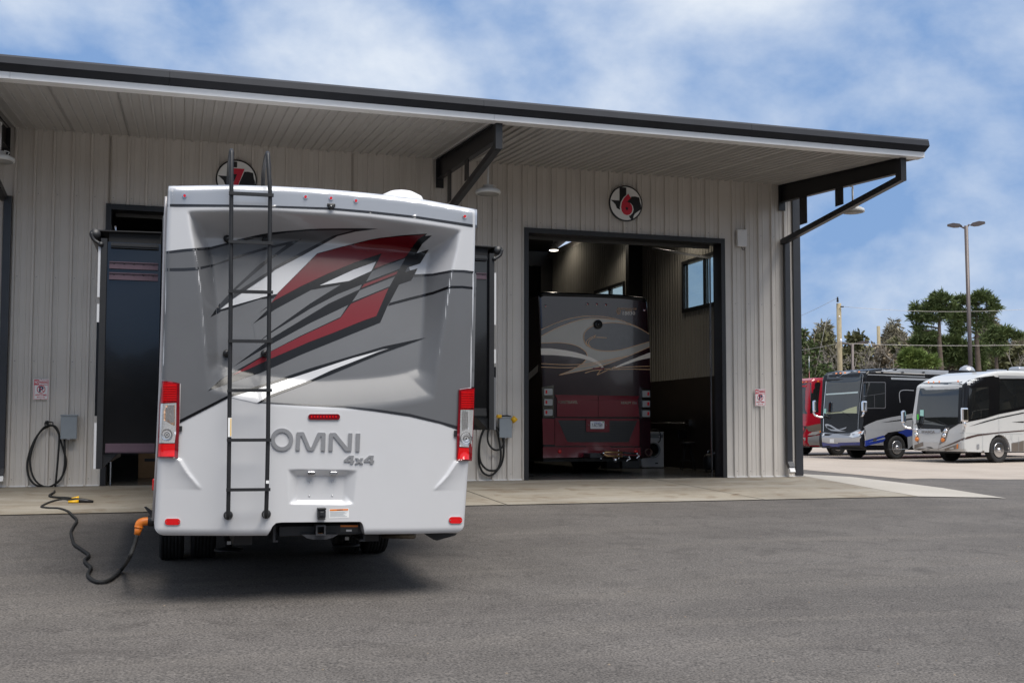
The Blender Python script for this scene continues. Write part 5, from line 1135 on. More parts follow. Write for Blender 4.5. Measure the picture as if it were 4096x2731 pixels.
# right coil
zI = lambda *L_: [((1880 + L_[i] * 220 / 1150) / DS, (1620 + L_[i + 1] * 220 / 1150) / DS) for i in range(0, len(L_), 2)]
cr2 = thing('extension_cord', 'black power cord with yellow plug coiled on the wall between motorhome and bay 6', 'power cord', (onY(*zI(430, 400)[0], YW).x, YW - .1, 0.5))
part('coil', RUBBER, cr2, lambda b: b.tube(smooth_path(wl(zI(430, 430, 340, 450, 260, 560, 205, 760, 180, 1000, 190, 1220, 260, 1390, 360, 1460, 460, 1455, 560, 1370, 660, 1220, 700, 1050, 705, 850, 690, 700), .10), 5) + smooth_path(wl(zI(690, 700, 640, 560, 540, 450, 440, 435, 350, 450, 270, 560, 212, 740, 195, 980, 220, 1180, 320, 1320, 430, 1365, 560, 1345, 630, 1200, 645, 1000, 610, 750, 570, 560, 500, 450), .13), 5)[1:], .020, 8))
part('inner_loop', RUBBER, cr2, lambda b: b.tube(smooth_path(wl(zI(405, 450, 375, 580, 370, 720, 410, 840, 490, 920, 580, 935, 660, 890, 705, 800, 700, 680), .155), 5), .019, 8))
part('plug', YELLOW, cr2, lambda b: b.rbox(onY(*zI(385, 0)[0], YW).x, onY(*zI(490, 0)[0], YW).x, YW - .2, YW - .06, onY(*zI(430, 445)[0], YW).z, onY(*zI(430, 335)[0], YW).z, .03))
tag(MB().tube(smooth_path([onY(*q, YW - d) for q, d in zip(zI(385, 440, 390, 380, 420, 372, 505, 378, 508, 440), (.2, .2, .1, .2, .2))], 4), .010, 6).build('cord_hook', PLBLK), 'black wall hook holding the right coiled power cord', 'hook')
jl = thing('jumper_lead', 'short black lead with two yellow ends draped over the right electrical box', 'lead', (onY(*zI(730, 220)[0], YW).x, YW - .1, onY(*zI(730, 300)[0], YW).z))
part('lead', RUBBER, jl, lambda b: b.tube(smooth_path(wl(zI(590, 238, 690, 225, 790, 222, 870, 245), .17), 4), .014, 8))
part('yellow_end', YELLOW, jl, lambda b: b.rbox(onY(*zI(505, 0)[0], YW).x, onY(*zI(605, 0)[0], YW).x, YW - .22, YW - .12, onY(*zI(0, 270)[0], YW).z, onY(*zI(0, 195)[0], YW).z, .02))
part('yellow_end', YELLOW, jl, lambda b: b.tube(wl(zI(880, 255, 950, 335), .17), [.05, .062], 10))

# ------------------------------------------------------------------ motorhomes parked on the concrete lot
zW = lambda *L_: [(2044.2 + .16114 * L_[i], 826.9 + .16114 * L_[i + 1]) for i in range(0, len(L_), 2)]
zV = lambda *L_: [(1831.8 + .16117 * L_[i], 826.9 + .16117 * L_[i + 1]) for i in range(0, len(L_), 2)]
PSILV = mat('coach_silver', (.36, .37, .39), .28, .35, .03, 2, coat=.9)
PWHT = mat('coach_white', (.52, .52, .51), .28, 0, .02, 2, coat=.5)
PTAUPE = mat('coach_taupe', (.17, .145, .125), .28, .2, .04, 2, coat=.9)
PBLUE = mat('coach_blue', (.012, .03, .21), .25, .1, .05, 2, coat=.9)
PRED = mat('coach_red', (.30, .008, .02), .25, .05, .05, 2, coat=.9)
PBROWN = mat('coach_brown', (.07, .04, .035), .28, .1, .05, 2, coat=.9)
WSH = mat('windshield_glass', (.010, .012, .012), .03, 0, .5, .7, spec=.8, coat=.6, coatr=.0)
HEAD = math.radians(190)
def class_a(name, label, wheel_px, prof, m, L_=11.2, wx=-2.0, wr=.50, head=HEAD):
    w = onG(*wheel_px); R2 = Matrix.Rotation(head, 3, 'Z')
    loc = w - R2 @ Vector((wx, 1.10, 0)); loc.z = w.z
    t = thing(name, label, 'motorhome', loc, head, 'motorhomes parked on the lot')
    pr = list(prof) + [(-L_, prof[-1][1]), (-L_ - .05, .5), (-L_ + 2.6 + .62, .45)]
    # rear arch, then front arch, cut into the lower edge
    def arch(cx, r): return [(cx - r, .42)] + [(cx + r * math.cos(a), wr + r * math.sin(a)) for a in [PI - i * PI / 8 for i in range(9)]] + [(cx + r, .42)]
    pr = list(prof) + [(-L_, prof[-1][1]), (-L_ - .05, .42)] + arch(-L_ + 3.2, wr + .1) + arch(wx, wr + .1)
    bm = bmesh.new(); vs = [bm.verts.new((x, 1.275, z)) for x, z in pr]; f = bm.faces.new(vs)
    r = bmesh.ops.extrude_face_region(bm, geom=[f]); nv = [g for g in r['geom'] if isinstance(g, bmesh.types.BMVert)]
    for v in nv: v.co.y = -1.275
    n = len(prof); key = lambda v: (round(v.co.x, 4), round(v.co.z, 4)); ps = {(round(x, 4), round(z, 4)) for x, z in list(prof) + [(-L_, prof[-1][1])]}
    ed = [e for e in bm.edges if abs(e.verts[0].co.y - e.verts[1].co.y) < .001 and key(e.verts[0]) in ps and key(e.verts[1]) in ps]
    bmesh.ops.bevel(bm, geom=ed, offset=.13, segments=4, affect='EDGES', profile=.55)
    bmesh.ops.triangulate(bm, faces=[q for q in bm.faces if len(q.verts) > 4])
    b = MB(); b.addbm(bm); body = b.build('body', m, t, world=False)
    part('underbody', STEELB, t, lambda b: (b.box(-L_ + .4, -.5, -1.0, 1.0, .38, .9),), world=False)
    for cx in (wx, -L_ + 3.2):
        for sy_ in (1, -1):
            wh = part('wheel', RUBBER, t, lambda b: tyre(b, cx, sy_ * 1.10, wr, .29, (0, 1, 0), wr), world=False)
            o = sy_ * (1.10 + .12)
            rm = part('rim', ALU, wh, lambda b: b.lathe([(.04, .035), (.055, .02), (.12, .02), (.13, -.01), (.2, -.03), (.27, .0), (.29, .025), (.27, .03)], (cx, o, wr), (0, sy_, 0), 28), world=False)
            for k in range(10): part('lug_hole', PLBLK, rm, lambda b: b.lathe([(.018, 0), (.018, .004)], (cx + .215 * math.cos(k * PI / 5), o + sy_ * -.018, wr + .215 * math.sin(k * PI / 5)), (0, sy_, 0), 8), world=False) if sy_ > 0 and cx == wx else None
            part('hub_cap', CHROME, rm, lambda b: b.lathe([(.09, 0), (.08, .05), (.03, .07)], (cx, o + sy_ * .01, wr), (0, sy_, 0), 16), world=False)
    bv = make_bvh(body, t); g = (loc - CP).length
    D_ = lambda nm, poly, m_, off=.012, step=14, par=None, th=0: decal(nm, poly, bv, off, m_, par or body, g, step, th)
    return t, body, D_, bv, g
def mirror_arm(t, bv, g, head_px, arm_px, off=.25):
    cs = [CP + ray(x * DS, y * DS).normalized() * (g - off) for x, y in head_px]
    c = sum(cs, Vector()) / len(cs); c = CP + ray(sum(x for x, _ in head_px) / len(head_px) * DS, sum(y for _, y in head_px) / len(head_px) * DS).normalized() * (g - off)
    return c

# --- white motorhome
prW = [(-.10, .45), (-.02, .55), (0, .80), (-.02, 1.15), (-.06, 1.50), (-.10, 1.75), (-.30, 2.98), (-.36, 3.06), (-.75, 3.24), (-1.3, 3.44), (-2.0, 3.57), (-2.9, 3.61)]
tW, bW, DW, bvW, gW = class_a('parked_motorhome', 'white and taupe motorhome with chrome mirrors at the right edge of the picture', zW(1515, 1462)[0], prW, PWHT)
DW('windshield', zW(440, 345, 520, 335, 700, 328, 1000, 318, 980, 600, 965, 915, 760, 935, 400, 935, 370, 890, 375, 760, 405, 500), WSH)
DW('windshield_edge', stroke(zW(430, 338, 470, 328, 700, 322, 1000, 316), 1.6), PAINTK, .02)
DW('corner_pillar', zW(985, 320, 1030, 300, 1020, 560, 1000, 900, 965, 915, 975, 600), PAINTK, .02)
DW('front_blackout', zW(375, 895, 770, 935, 970, 912, 840, 990, 790, 955, 735, 1035, 715, 980, 400, 975), PAINTK, .016)
DW('name_panel', zW(398, 978, 720, 985, 712, 1035, 530, 1058, 402, 1035), PSILV, .02)
def itxt(b):
    o = cast(bvW, *zW(455, 1038)[0], .03, gW); put_text(b, 'ITASCA', o, cast(bvW, *zW(640, 1040)[0], .03, gW) - o, cast(bvW, *zW(455, 1003)[0], .03, gW) - o, (-1, -.2, 0), .012, .02)
part('lettering', PTAUPE, bW, itxt)
for q, lamps in ((zW(735, 1060, 790, 965, 848, 958, 790, 1150, 705, 1205), ((795, 1010), (778, 1072), (755, 1135))), (zW(355, 985, 385, 975, 400, 1080, 410, 1190, 380, 1160), ((372, 1000), (376, 1060), (384, 1125)))):
    hl = DW('headlight_housing', q, PTAUPE, .02)
    for i, (x, y) in enumerate(lamps):
        c = cast(bvW, *zW(x, y)[0], .03, gW); part('headlamp', CHROME if i < 2 else AMBER, hl, lambda b: b.lathe([(.085, -.02), (.085, .03), (.06, .045), (.02, .05)], c, (-.98, -.2, 0), 16))
DW('fog_light_panel', zW(722, 1305, 780, 1260, 970, 1195, 972, 1262), PTAUPE, .02); DW('side_marker', zW(950, 1195, 972, 1192, 970, 1258, 948, 1262), AMBER, .03, th=.01); DW('fog_light_panel', zW(315, 1180, 410, 1285, 400, 1292, 315, 1240), PTAUPE, .02)
DW('badge', zW(502, 1232, 585, 1238, 582, 1298, 502, 1292), PLBLK, .02); DW('badge_face', zW(525, 1250, 565, 1253, 563, 1285, 525, 1283), PSILV, .026)
DW('hood_line', stroke(zW(680, 1340, 700, 1200, 740, 1060), .5), PTAUPE, .018)
for x, y in ((398, 318), (550, 314), (622, 312), (702, 307), (970, 298)): DW('marker_light', rounded(*[zW(x - 11, y)[0][0], zW(x + 11, y)[0][0]], zW(0, y - 13)[0][1], zW(0, y + 13)[0][1], 1.4, 2), AMBER, .05, th=.05)
DW('side_window_band', zW(1030, 350, 1120, 285, 1260, 245, 1480, 222, 1495, 235, 1545, 245, 1910, 262, 2700, 302, 2700, 615, 1910, 700, 1550, 770, 1350, 830, 1090, 885, 1005, 905, 1020, 560), PAINTK, .012, 5)
dw = DW('driver_window', zW(1040, 400, 1405, 385, 1415, 600, 1400, 800, 1150, 850, 1030, 865), GLASS, .022)
DW('window_rail', stroke(zW(1165, 840, 1180, 740, 1250, 715, 1405, 695), .7), ALU, .03, par=dw); DW('window_rail', stroke(zW(1298, 705, 1300, 820), .7), ALU, .03, par=dw)
DW('side_window', zW(1560, 290, 1910, 288, 2150, 300, 2150, 640, 1910, 660, 1560, 720), GLASS, .022)
DW('awning_case', zW(1550, 215, 1910, 225, 1910, 262, 1560, 262), PSILV, .05, th=.06)
DW('side_stripe', zW(1120, 945, 1350, 870, 1550, 815, 1910, 740, 1910, 755, 1550, 830, 1350, 885), PAINTK, .018); DW('side_stripe', zW(1730, 880, 1910, 870, 1910, 888), PAINTK, .018)
DW('side_stripe', zW(660, 1270, 850, 1195, 1050, 1105, 1250, 1055, 1550, 1025, 1910, 995, 2700, 965, 2700, 985, 1910, 1010, 1550, 1040, 1250, 1080, 1050, 1135, 850, 1215), PBROWN, .018)
DW('lower_flash', zW(1215, 1330, 1345, 1285, 1345, 1335), PTAUPE, .018); DW('lower_flash', zW(1670, 1195, 1910, 1145, 1910, 1345, 1710, 1345), PTAUPE, .018)
DW('sill', zW(1000, 1332, 1345, 1338, 1345, 1362, 1000, 1360), STEELB, .018)
for q in (zW(1052, 1040, 1052, 1335), zW(1322, 1050, 1322, 1340), zW(1550, 780, 1555, 1045), zW(990, 1038, 1300, 1045, 1900, 1050), zW(1745, 1055, 1745, 1165, 1860, 1170), zW(1835, 1085, 1835, 1345), zW(1655, 1055, 1652, 1120, 1718, 1128, 1722, 1060)): DW('panel_seam', stroke(q, .45), GREYBOX, .02)
DW('latch', rounded(*[zW(1240, 0)[0][0], zW(1275, 0)[0][0]], zW(0, 1195)[0][1], zW(0, 1262)[0][1], 1.5, 2), PSILV, .03, th=.02)
DW('permit_sticker', zW(428, 708, 480, 708, 480, 797, 428, 792), mat('permit_green', (.35, .62, .55), .4), .03); DW('parking_tag', zW(382, 772, 408, 768, 412, 845, 385, 850), mat('tag_green', (.08, .5, .05), .4), .03)
for q in (zW(350, 915, 430, 885, 580, 880), zW(660, 858, 740, 890, 810, 925)): DW('wiper', stroke(q, 1.0), PLBLK, .04, th=.02)
def mirror(t, L_head, L_arm, lab='mirror', fwd=.35):
    c = [CP + ray(x * DS, y * DS).normalized() * (g_ - fwd) for x, y in L_head]
    return c
def mk_mirror(t, bv, g, x, y0, y1, wpx, arm, fwd):
    dist = (cast(bv, *arm[-1], 0, g) - CP).length - fwd
    P_ = lambda x, y, dd=0: CP + ray(x * DS, y * DS).normalized() * (dist - dd)
    a, c = P_(x, y0), P_(x, y1); h = a.z - c.z; w = wpx * DS / FPX * dist
    o = part('mirror', CHROME, t, lambda b: b.rbox(a.x - w / 2, a.x + w / 2, a.y - .09, a.y + .09, c.z, a.z, min(w, .16) * .42, 3))
    part('mirror_arm', CHROME, o, lambda b: b.tube(smooth_path([P_(*arm[0])] + [P_(*q) for q in arm[1:-1]] + [cast(bv, *arm[-1], 0, g)], 5), .045, 8))
q = zW(1058, 675, 1058, 880, 1070, 930, 1060, 995); mk_mirror(tW, bvW, gW, q[0][0], q[0][1], q[1][1], 15.5, q[1:], .35)
q = zW(190, 715, 190, 900, 185, 905, 220, 955, 300, 975, 342, 972); mk_mirror(tW, bvW, gW, q[0][0], q[0][1], q[1][1], 9.5, q[2:], .25)
def roof_item(t, nm, m, px, py, head, loc_fn): pass
part('satellite_dome', PSILV, tW, lambda b: (b.rbox(-5.2, -4.5, -.3, .3, 3.6, 3.86, .12, 3), b.lathe([(.35, 0), (.33, .08), (.1, .14)], (-5.9, 0, 3.72), (-.2, 0, 1), 18), b.tube([(-5.9, 0, 3.6), (-5.9, 0, 3.75)], .06)), world=False)
part('air_conditioner', PTAUPE, tW, lambda b: b.rbox(-8.0, -6.6, -.35, .35, 3.6, 3.92, .10, 3), world=False)
# --- black, silver and blue motorhome
prB = [(-.10, .45), (.04, .52), (.06, .80), (.02, 1.05), (-.06, 1.15), (-.10, 1.60), (-.20, 3.40), (-.28, 3.60), (-.45, 3.73), (-1.2, 3.82), (-2.2, 3.85), (-3, 3.85)]
tB, bB, DB, bvB, gB = class_a('parked_motorhome', 'black, silver and blue motorhome parked between the red one and the white one', zV(1385, 1410)[0], prB, PAINTK)
DB('roof_cap', zV(425, 205, 440, 165, 620, 125, 930, 105, 1130, 108, 1817, 135, 2150, 150, 2150, 215, 1817, 200, 1200, 160, 960, 175, 930, 210, 860, 165, 640, 165, 500, 190), PSILV, .012)
DB('windshield', zV(425, 215, 500, 192, 640, 170, 850, 168, 915, 185, 890, 400, 865, 760, 620, 755, 390, 775, 385, 700, 400, 450), WSH, .016)
DB('windshield_shelf', zV(408, 745, 620, 735, 720, 690, 845, 655, 845, 757, 620, 752, 410, 768), mat('dash_cream', (.42, .45, .30), .6), .022)
DB('shade_bar', zV(405, 478, 640, 462, 862, 446, 862, 468, 640, 482, 405, 497), mat('shade_pale', (.55, .66, .66), .4), .024)
DB('corner_trim', stroke(zV(935, 215, 905, 450, 870, 800, 862, 980), .9), PSILV, .02)
DB('chrome_edge', stroke(zV(408, 300, 375, 700, 368, 1020), .9), CHROME, .02)
DB('front_swoosh', zV(388, 915, 420, 905, 480, 925, 560, 975, 640, 1005, 692, 1012, 600, 1015, 480, 1005, 410, 960), PSILV, .022); DB('front_swoosh', zV(590, 980, 640, 970, 700, 952, 690, 970, 640, 988), PSILV, .022); DB('swoosh_core', zV(410, 935, 450, 935, 540, 985, 480, 985, 425, 965), PAINTK, .028)
DB('bumper_band', zV(345, 1045, 380, 1030, 520, 1048, 740, 1045, 870, 985, 955, 985, 955, 1040, 900, 1095, 760, 1110, 345, 1100), PSILV, .018); DB('bumper_band', zV(345, 1100, 760, 1110, 900, 1095, 965, 1040, 975, 1180, 870, 1165, 580, 1175, 570, 1188, 435, 1185, 350, 1165), mat('bumper_beige', (.42, .40, .38), .3, 0, .03, 2, coat=.8), .016)
DB('bumper_blue', zV(348, 1168, 435, 1188, 570, 1192, 585, 1178, 870, 1168, 1000, 1135, 1230, 1070, 1255, 1120, 1220, 1165, 1000, 1215, 870, 1275, 620, 1268, 365, 1250), PBLUE, .020)
hl = DB('headlight', zV(735, 1090, 760, 1045, 830, 1015, 950, 1000, 930, 1045, 870, 1085, 790, 1105), CLEAR, .03, th=.02); DB('turn_signal', zV(870, 1022, 910, 1012, 905, 1030, 865, 1042), AMBER, .04, par=hl); DB('headlight', zV(345, 1085, 365, 1045, 385, 1040, 380, 1075), CLEAR, .03, th=.02)
DB('licence_plate', zV(458, 1122, 522, 1122, 522, 1180, 458, 1178), SIGNW, .03)
def lp7(b):
    o = cast(bvB, *zV(470, 1165)[0], .036, gB); put_text(b, 'MT 107', o, cast(bvB, *zV(512, 1165)[0], .036, gB) - o, cast(bvB, *zV(470, 1148)[0], .036, gB) - o, (-1, -.2, 0), .004)
DB('side_silver', zV(868, 995, 1000, 915, 1130, 860, 1350, 810, 1640, 760, 1640, 1000, 1500, 1000, 1430, 1010, 1290, 1030, 1220, 1090, 1230, 1280, 880, 1278, 960, 1200, 975, 1000), PSILV, .012)
DB('side_silver', zV(1565, 1090, 1640, 1070, 1640, 1300, 1580, 1300), PSILV, .012)
DB('side_blue', zV(1430, 1030, 1540, 985, 1640, 975, 1640, 1075, 1560, 1095, 1510, 1055), PBLUE, .018); DB('side_stripe', zV(1190, 890, 1350, 862, 1640, 825, 1640, 845, 1350, 875), PAINTK, .018)
dw = DB('driver_window', rounded(zV(930, 0)[0][0], zV(1258, 0)[0][0], zV(0, 308)[0][1], zV(0, 690)[0][1], 3, 3), mat('window_frame_grey', (.12, .12, .13), .4, .4), .02)
DB('pane', rounded(zV(941, 0)[0][0], zV(1247, 0)[0][0], zV(0, 320)[0][1], zV(0, 676)[0][1], 2.5, 3), GLASS, .026, par=dw); DB('window_rail', stroke(zV(935, 515, 1255, 470), .8), MATS['window_frame_grey'], .032, par=dw); DB('window_rail', stroke(zV(1096, 492, 1100, 680), .8), MATS['window_frame_grey'], .032, par=dw)
DB('side_window', stroke(zV(1462, 605, 1465, 440, 1660, 432), 1.6), PSILV, .026)
DB('awning_case', zV(1330, 248, 1817, 262, 2100, 272, 2100, 298, 1817, 290, 1335, 275), PSILV, .05, th=.05); DB('awning_rail', zV(1000, 200, 1200, 205, 1817, 232, 1817, 245, 1200, 218, 1000, 212), PSILV, .03)
for x in (1207, 1498, 1797): DB('gutter_clip', zV(x - 17, 165, x + 17, 165, x + 17, 182, x - 17, 182), PLBLK, .05, th=.02)
DB('gutter_rail', zV(1115, 165, 1817, 195, 1817, 205, 1115, 175), mat('rail_pale', (.5, .47, .43), .4), .03)
for q in (zV(968, 950, 962, 1150), zV(1350, 810, 1350, 985), zV(990, 990, 1430, 1000)): DB('panel_seam', stroke(q, .5), GREYBOX, .024)
DB('fuel_door', zV(1078, 1118, 1130, 1110, 1130, 1155, 1078, 1160), ALU, .026); DB('stripe_thin', zV(1000, 1170, 1230, 1105, 1250, 1102, 1240, 1120), PSILV, .026)
for x, y in ((553, 188), (612, 183), (676, 178), (877, 166)): DB('marker_light', zV(x - 13, y - 7, x + 13, y - 9, x + 13, y + 7, x - 13, y + 9), AMBER, .05, th=.03)
DB('permit_sticker', zV(375, 690, 410, 690, 408, 757, 373, 757), MATS['permit_green'], .03)
for q in (zV(415, 765, 470, 745, 600, 730), zV(640, 740, 690, 775, 730, 800)): DB('wiper', stroke(q, .9), PLBLK, .04, th=.02)
q = zV(950, 578, 945, 740, 930, 790, 905, 805); mk_mirror(tB, bvB, gB, q[0][0], q[0][1], q[1][1], 12, q[1:], .3)
q = zV(243, 572, 232, 740, 235, 760, 270, 795, 360, 815, 385, 790); mk_mirror(tB, bvB, gB, q[0][0], q[0][1], q[1][1], 7.5, q[1:], .2)
part('satellite_dome', PSILV, tB, lambda b: b.lathe([(.36, 0), (.36, .05), (.28, .2), (.1, .3), (.02, .31)], (-7.4, .3, 3.85), (0, 0, 1), 18), world=False); part('roof_vent', PSILV, tB, lambda b: b.rbox(-9.6, -8.9, .1, .7, 3.86, 4.0, .04), world=False)
# --- red motorhome, mostly hidden behind the building corner
prR = [(-.10, .45), (.04, .52), (.06, .80), (.02, 1.25), (-.10, 1.60), (-.36, 3.30), (-.42, 3.48), (-.6, 3.58), (-1.4, 3.62), (-2.2, 3.64), (-3, 3.64)]
tR, bR, DR, bvR, gR = class_a('parked_motorhome', 'red motorhome partly hidden behind the building corner and its downspout', zV(550, 1358)[0], prR, PRED)
DR('windshield', zV(-60, 345, 40, 335, 180, 322, 330, 318, 310, 480, 295, 640, 300, 740, 130, 760, -60, 770), WSH, .016)
def rtx(b):
    o = cast(bvR, *zV(-45, 392)[0], .03, gR); put_text(b, 'Red Rover', o, cast(bvR, *zV(132, 382)[0], .03, gR) - o, cast(bvR, *zV(-45, 352)[0], .03, gR) - o, (-1, -.2, 0), .006, .01)
part('lettering', mat('red_letters', (.7, .04, .05), .4), bR, rtx)
DR('grille', zV(-60, 950, 135, 935, 90, 1020, 60, 1090, -60, 1090), PLBLK, .018); DR('flank_taupe', zV(130, 945, 250, 915, 420, 890, 420, 1000, 100, 1020), PTAUPE, .018)
DR('bumper', zV(-60, 1130, 80, 1105, 260, 1075, 420, 1050, 420, 1240, 200, 1240, -60, 1248), PSILV, .02); hl = DR('headlight', zV(150, 1070, 200, 1025, 350, 1000, 320, 1040, 250, 1065), CLEAR, .03, th=.02); DR('turn_signal', zV(310, 1010, 350, 1002, 345, 1025, 312, 1030), AMBER, .04, par=hl)
for x, y in ((70, 314), (124, 308), (295, 302)): DR('marker_light', zV(x - 12, y - 6, x + 12, y - 8, x + 12, y + 6, x - 12, y + 8), AMBER, .05, th=.03)
part('whip_aerial', ALU, tR, lambda b: b.tube([(-.9, .6, 3.58), (-.9, .6, 4.65)], [.02, .006], 6), world=False)

# ------------------------------------------------------------------ poles, wires
def at(x, y, dist):
    d = ray(x * DS, y * DS); return CP + d * (dist / math.hypot(d.x, d.y))
POLEM = mat('brown_pole', (.105, .085, .08), .45, .2, .06, 3); WOOD = mat('treated_pole_wood', (.30, .25, .16), .85, 0, .15, 6, bump=.3, bscale=20)
def street_lamp(xb, yt, xt, dist, label, r=.085, hw=1.0):
    b0 = at(xb, 984, dist); tp = at(xt, yt, dist); g = gz(b0.x, b0.y); b0.z = g
    t = thing('street_lamp', label, 'street lamp', b0, 0, 'parking lot street lamps')
    part('pole', POLEM, t, lambda b: (b.tube([b0, tp], [r * 1.1, r], 4), b.rbox(b0.x - .25, b0.x + .25, b0.y - .25, b0.y + .25, g, g + .6, .05)))
    side = Vector((ray(2352 * DS, 900 * DS).y, -ray(2352 * DS, 900 * DS).x, 0)).normalized()
    for s, tilt in ((-1, -.10), (1, .10)):
        hd = part('lamp_head', POLEM, t, lambda b: b.prism([tp + side * s * q * hw + Vector((0, 0, z + tilt * s * q * hw * (1 if s > 0 else 1))) for q, z in ((.22, .02), (.35, .10), (.7, .13), (1.02, .06), (1.04, .0), (.7, -.06), (.45, -.05))], Vector((ray(3900, 900).x, ray(3900, 900).y, 0)).normalized() * .35 * hw))
        part('arm', POLEM, hd, lambda b: b.tube(smooth_path([tp + Vector((0, 0, -.15)), tp + side * s * .15 * hw + Vector((0, .1, -.02)), tp + side * s * .3 * hw + Vector((0, .15, .04 + tilt * s * .3))], 4), .05 * hw, 8))
street_lamp(2234, 519, 2219, 54, 'tall brown twin-head street lamp rising behind the white motorhome', .11, .78)
street_lamp(1959.5, 790, 1958, 88, 'small distant twin-head street lamp in front of the bare trees', .13, 1.2)
def util_pole(x, yt, dist, r, label):
    b0 = at(x + 5, 984, dist); tp = at(x, yt, dist); b0.z = gz(b0.x, b0.y) - .1
    t = thing('utility_pole', label, 'utility pole', b0, 0, 'wooden utility poles')
    part('pole', WOOD, t, lambda b: b.tube([b0, b0.lerp(tp, .5), tp], [r * 1.25, r * 1.1, r], 14)); return t, b0, tp
up, ub, ut = util_pole(1926.5, 697, 78, .16, 'thick pale wooden utility pole with top insulator behind the parked motorhomes')
i0, i1, i2 = at(1924, 694, 77.8), at(1930, 704.5, 77.8), at(1938, 704.3, 77.8)
part('top_insulator', PLBLK, up, lambda b: b.lathe([(.05, 0), (.09, .08), (.05, .14), (.08, .2), (.04, .3), (.06, .36)], i0, (0, 0, 1), 10)); part('side_bracket', STEELB, up, lambda b: b.tube([i1, i2], .05, 6)); part('lower_clamp', WHITEM, up, lambda b: b.lathe([(.04, 0), (.08, .1), (.04, .25)], at(1931.5, 786, 77.7), (0, 0, 1), 8))
part('pole_tag', SIGNW, up, lambda b: b.lathe([(.0, 0), (.06, .0), (.06, .01)], at(1928, 727, 77.77), (-.4, -.9, 0), 10))
up2, ub2, ut2 = util_pole(2017.5, 749, 120, .17, 'thin distant utility pole among the bare trees')
def wire(a, b_, sag, label, r=.016, m=None):
    pts = []
    for i in range(17):
        t = i / 16; p = a.lerp(b_, t); p.z -= sag * 4 * t * (1 - t); pts.append(p)
    tag(MB().tube(pts, r, 5).build('power_line', m or mat('wire_alu', (.45, .43, .40), .5, .3)), label, 'power line')
wire(i2, at(2600, 684, 84), .6, 'thin upper power line running right from the pale utility pole', .012); wire(i0 + Vector((0, 0, .3)), at(1700, 770, 88), .3, 'thin power line running left from the top of the pale utility pole', .012)
wire(at(1931.5, 788, 77.7), at(2600, 782, 84), .25, 'lower pale power line crossing in front of the pines', .015); wire(at(1931.5, 788, 77.7), at(1700, 818, 88), .15, 'lower pale power line running left from the utility pole', .015)
tag(MB().tube([at(1898, 735, 78), at(1872, 860, 79)], .012, 5).build('guy_wire', MATS['wire_alu']), 'slanting guy wire left of the pale utility pole', 'guy wire')

# ------------------------------------------------------------------ trees
BARK = mat('pine_bark', (.10, .075, .06), .9, 0, .25, 3); BARKG = mat('grey_bark', (.22, .195, .17), .9, 0, .25, 3)
def leafmat(name, c1, c2): return mat(name, c1, .7, 0, 0, 1.2, col2=c2, spec=.25)
PINE = leafmat('pine_needles', (.06, .085, .03), (.13, .17, .06)); PINEL = leafmat('light_pine_needles', (.07, .11, .025), (.15, .2, .05)); CEDAR = leafmat('cedar_foliage', (.045, .065, .024), (.085, .115, .04))
OLIVE = leafmat('olive_foliage', (.09, .095, .045), (.18, .17, .085)); DRYL = leafmat('dry_brush', (.18, .145, .10), (.28, .235, .175))
def tuft(vs, fs, c, r, n, up=.5, thin=.16):
    """a clump of thin pointed leaves around c"""
    d = rng.normal(size=(n, 3)); d /= np.linalg.norm(d, axis=1, keepdims=True) + 1e-9; d[:, 2] = d[:, 2] * .8 + up * .6; d /= np.linalg.norm(d, axis=1, keepdims=True) + 1e-9
    q = np.cross(d, rng.normal(size=(n, 3))); q /= np.linalg.norm(q, axis=1, keepdims=True) + 1e-9
    o = c + d * r * rng.uniform(0, .35, (n, 1)); L_ = r * rng.uniform(.6, 1.1, (n, 1)); w = r * thin * rng.uniform(.7, 1.3, (n, 1)); k = len(vs)
    m_ = o + d * L_ * .6
    vs.extend(np.stack([o - q * w * .4, o + q * w * .4, m_ + q * w, o + d * L_, m_ - q * w], 1).reshape(-1, 3).tolist())
    fs.extend([(k + 5 * i, k + 5 * i + 1, k + 5 * i + 2, k + 5 * i + 3, k + 5 * i + 4) for i in range(n)])
def branchy(b, p, d, L_, r, depth_, spread, tips, bend=.25, nseg=3, gnarl=.2):
    pts = [p]; q = p.copy(); dd = d.copy()
    for i in range(nseg):
        dd = (dd + Vector(rng.normal(size=3)) * gnarl + Vector((0, 0, bend * .3))).normalized(); q = q + dd * (L_ / nseg); pts.append(q.copy())
    b.tube(pts, [r * (1 - .45 * i / nseg) for i in range(nseg + 1)], 5 if depth_ > 1 else 3, cap=False)
    tips.append((q, depth_))
    if depth_ <= 0: return
    for k in range(2 if depth_ > 2 else 3):
        t = rng.uniform(.45, 1); pi = pts[min(nseg, max(1, int(round(t * nseg))))]
        nd = (dd + Vector(rng.normal(size=3)) * spread).normalized()
        branchy(b, pi, nd, L_ * rng.uniform(.55, .8), max(.02, r * .62), depth_ - 1, spread, tips, bend, nseg, gnarl)
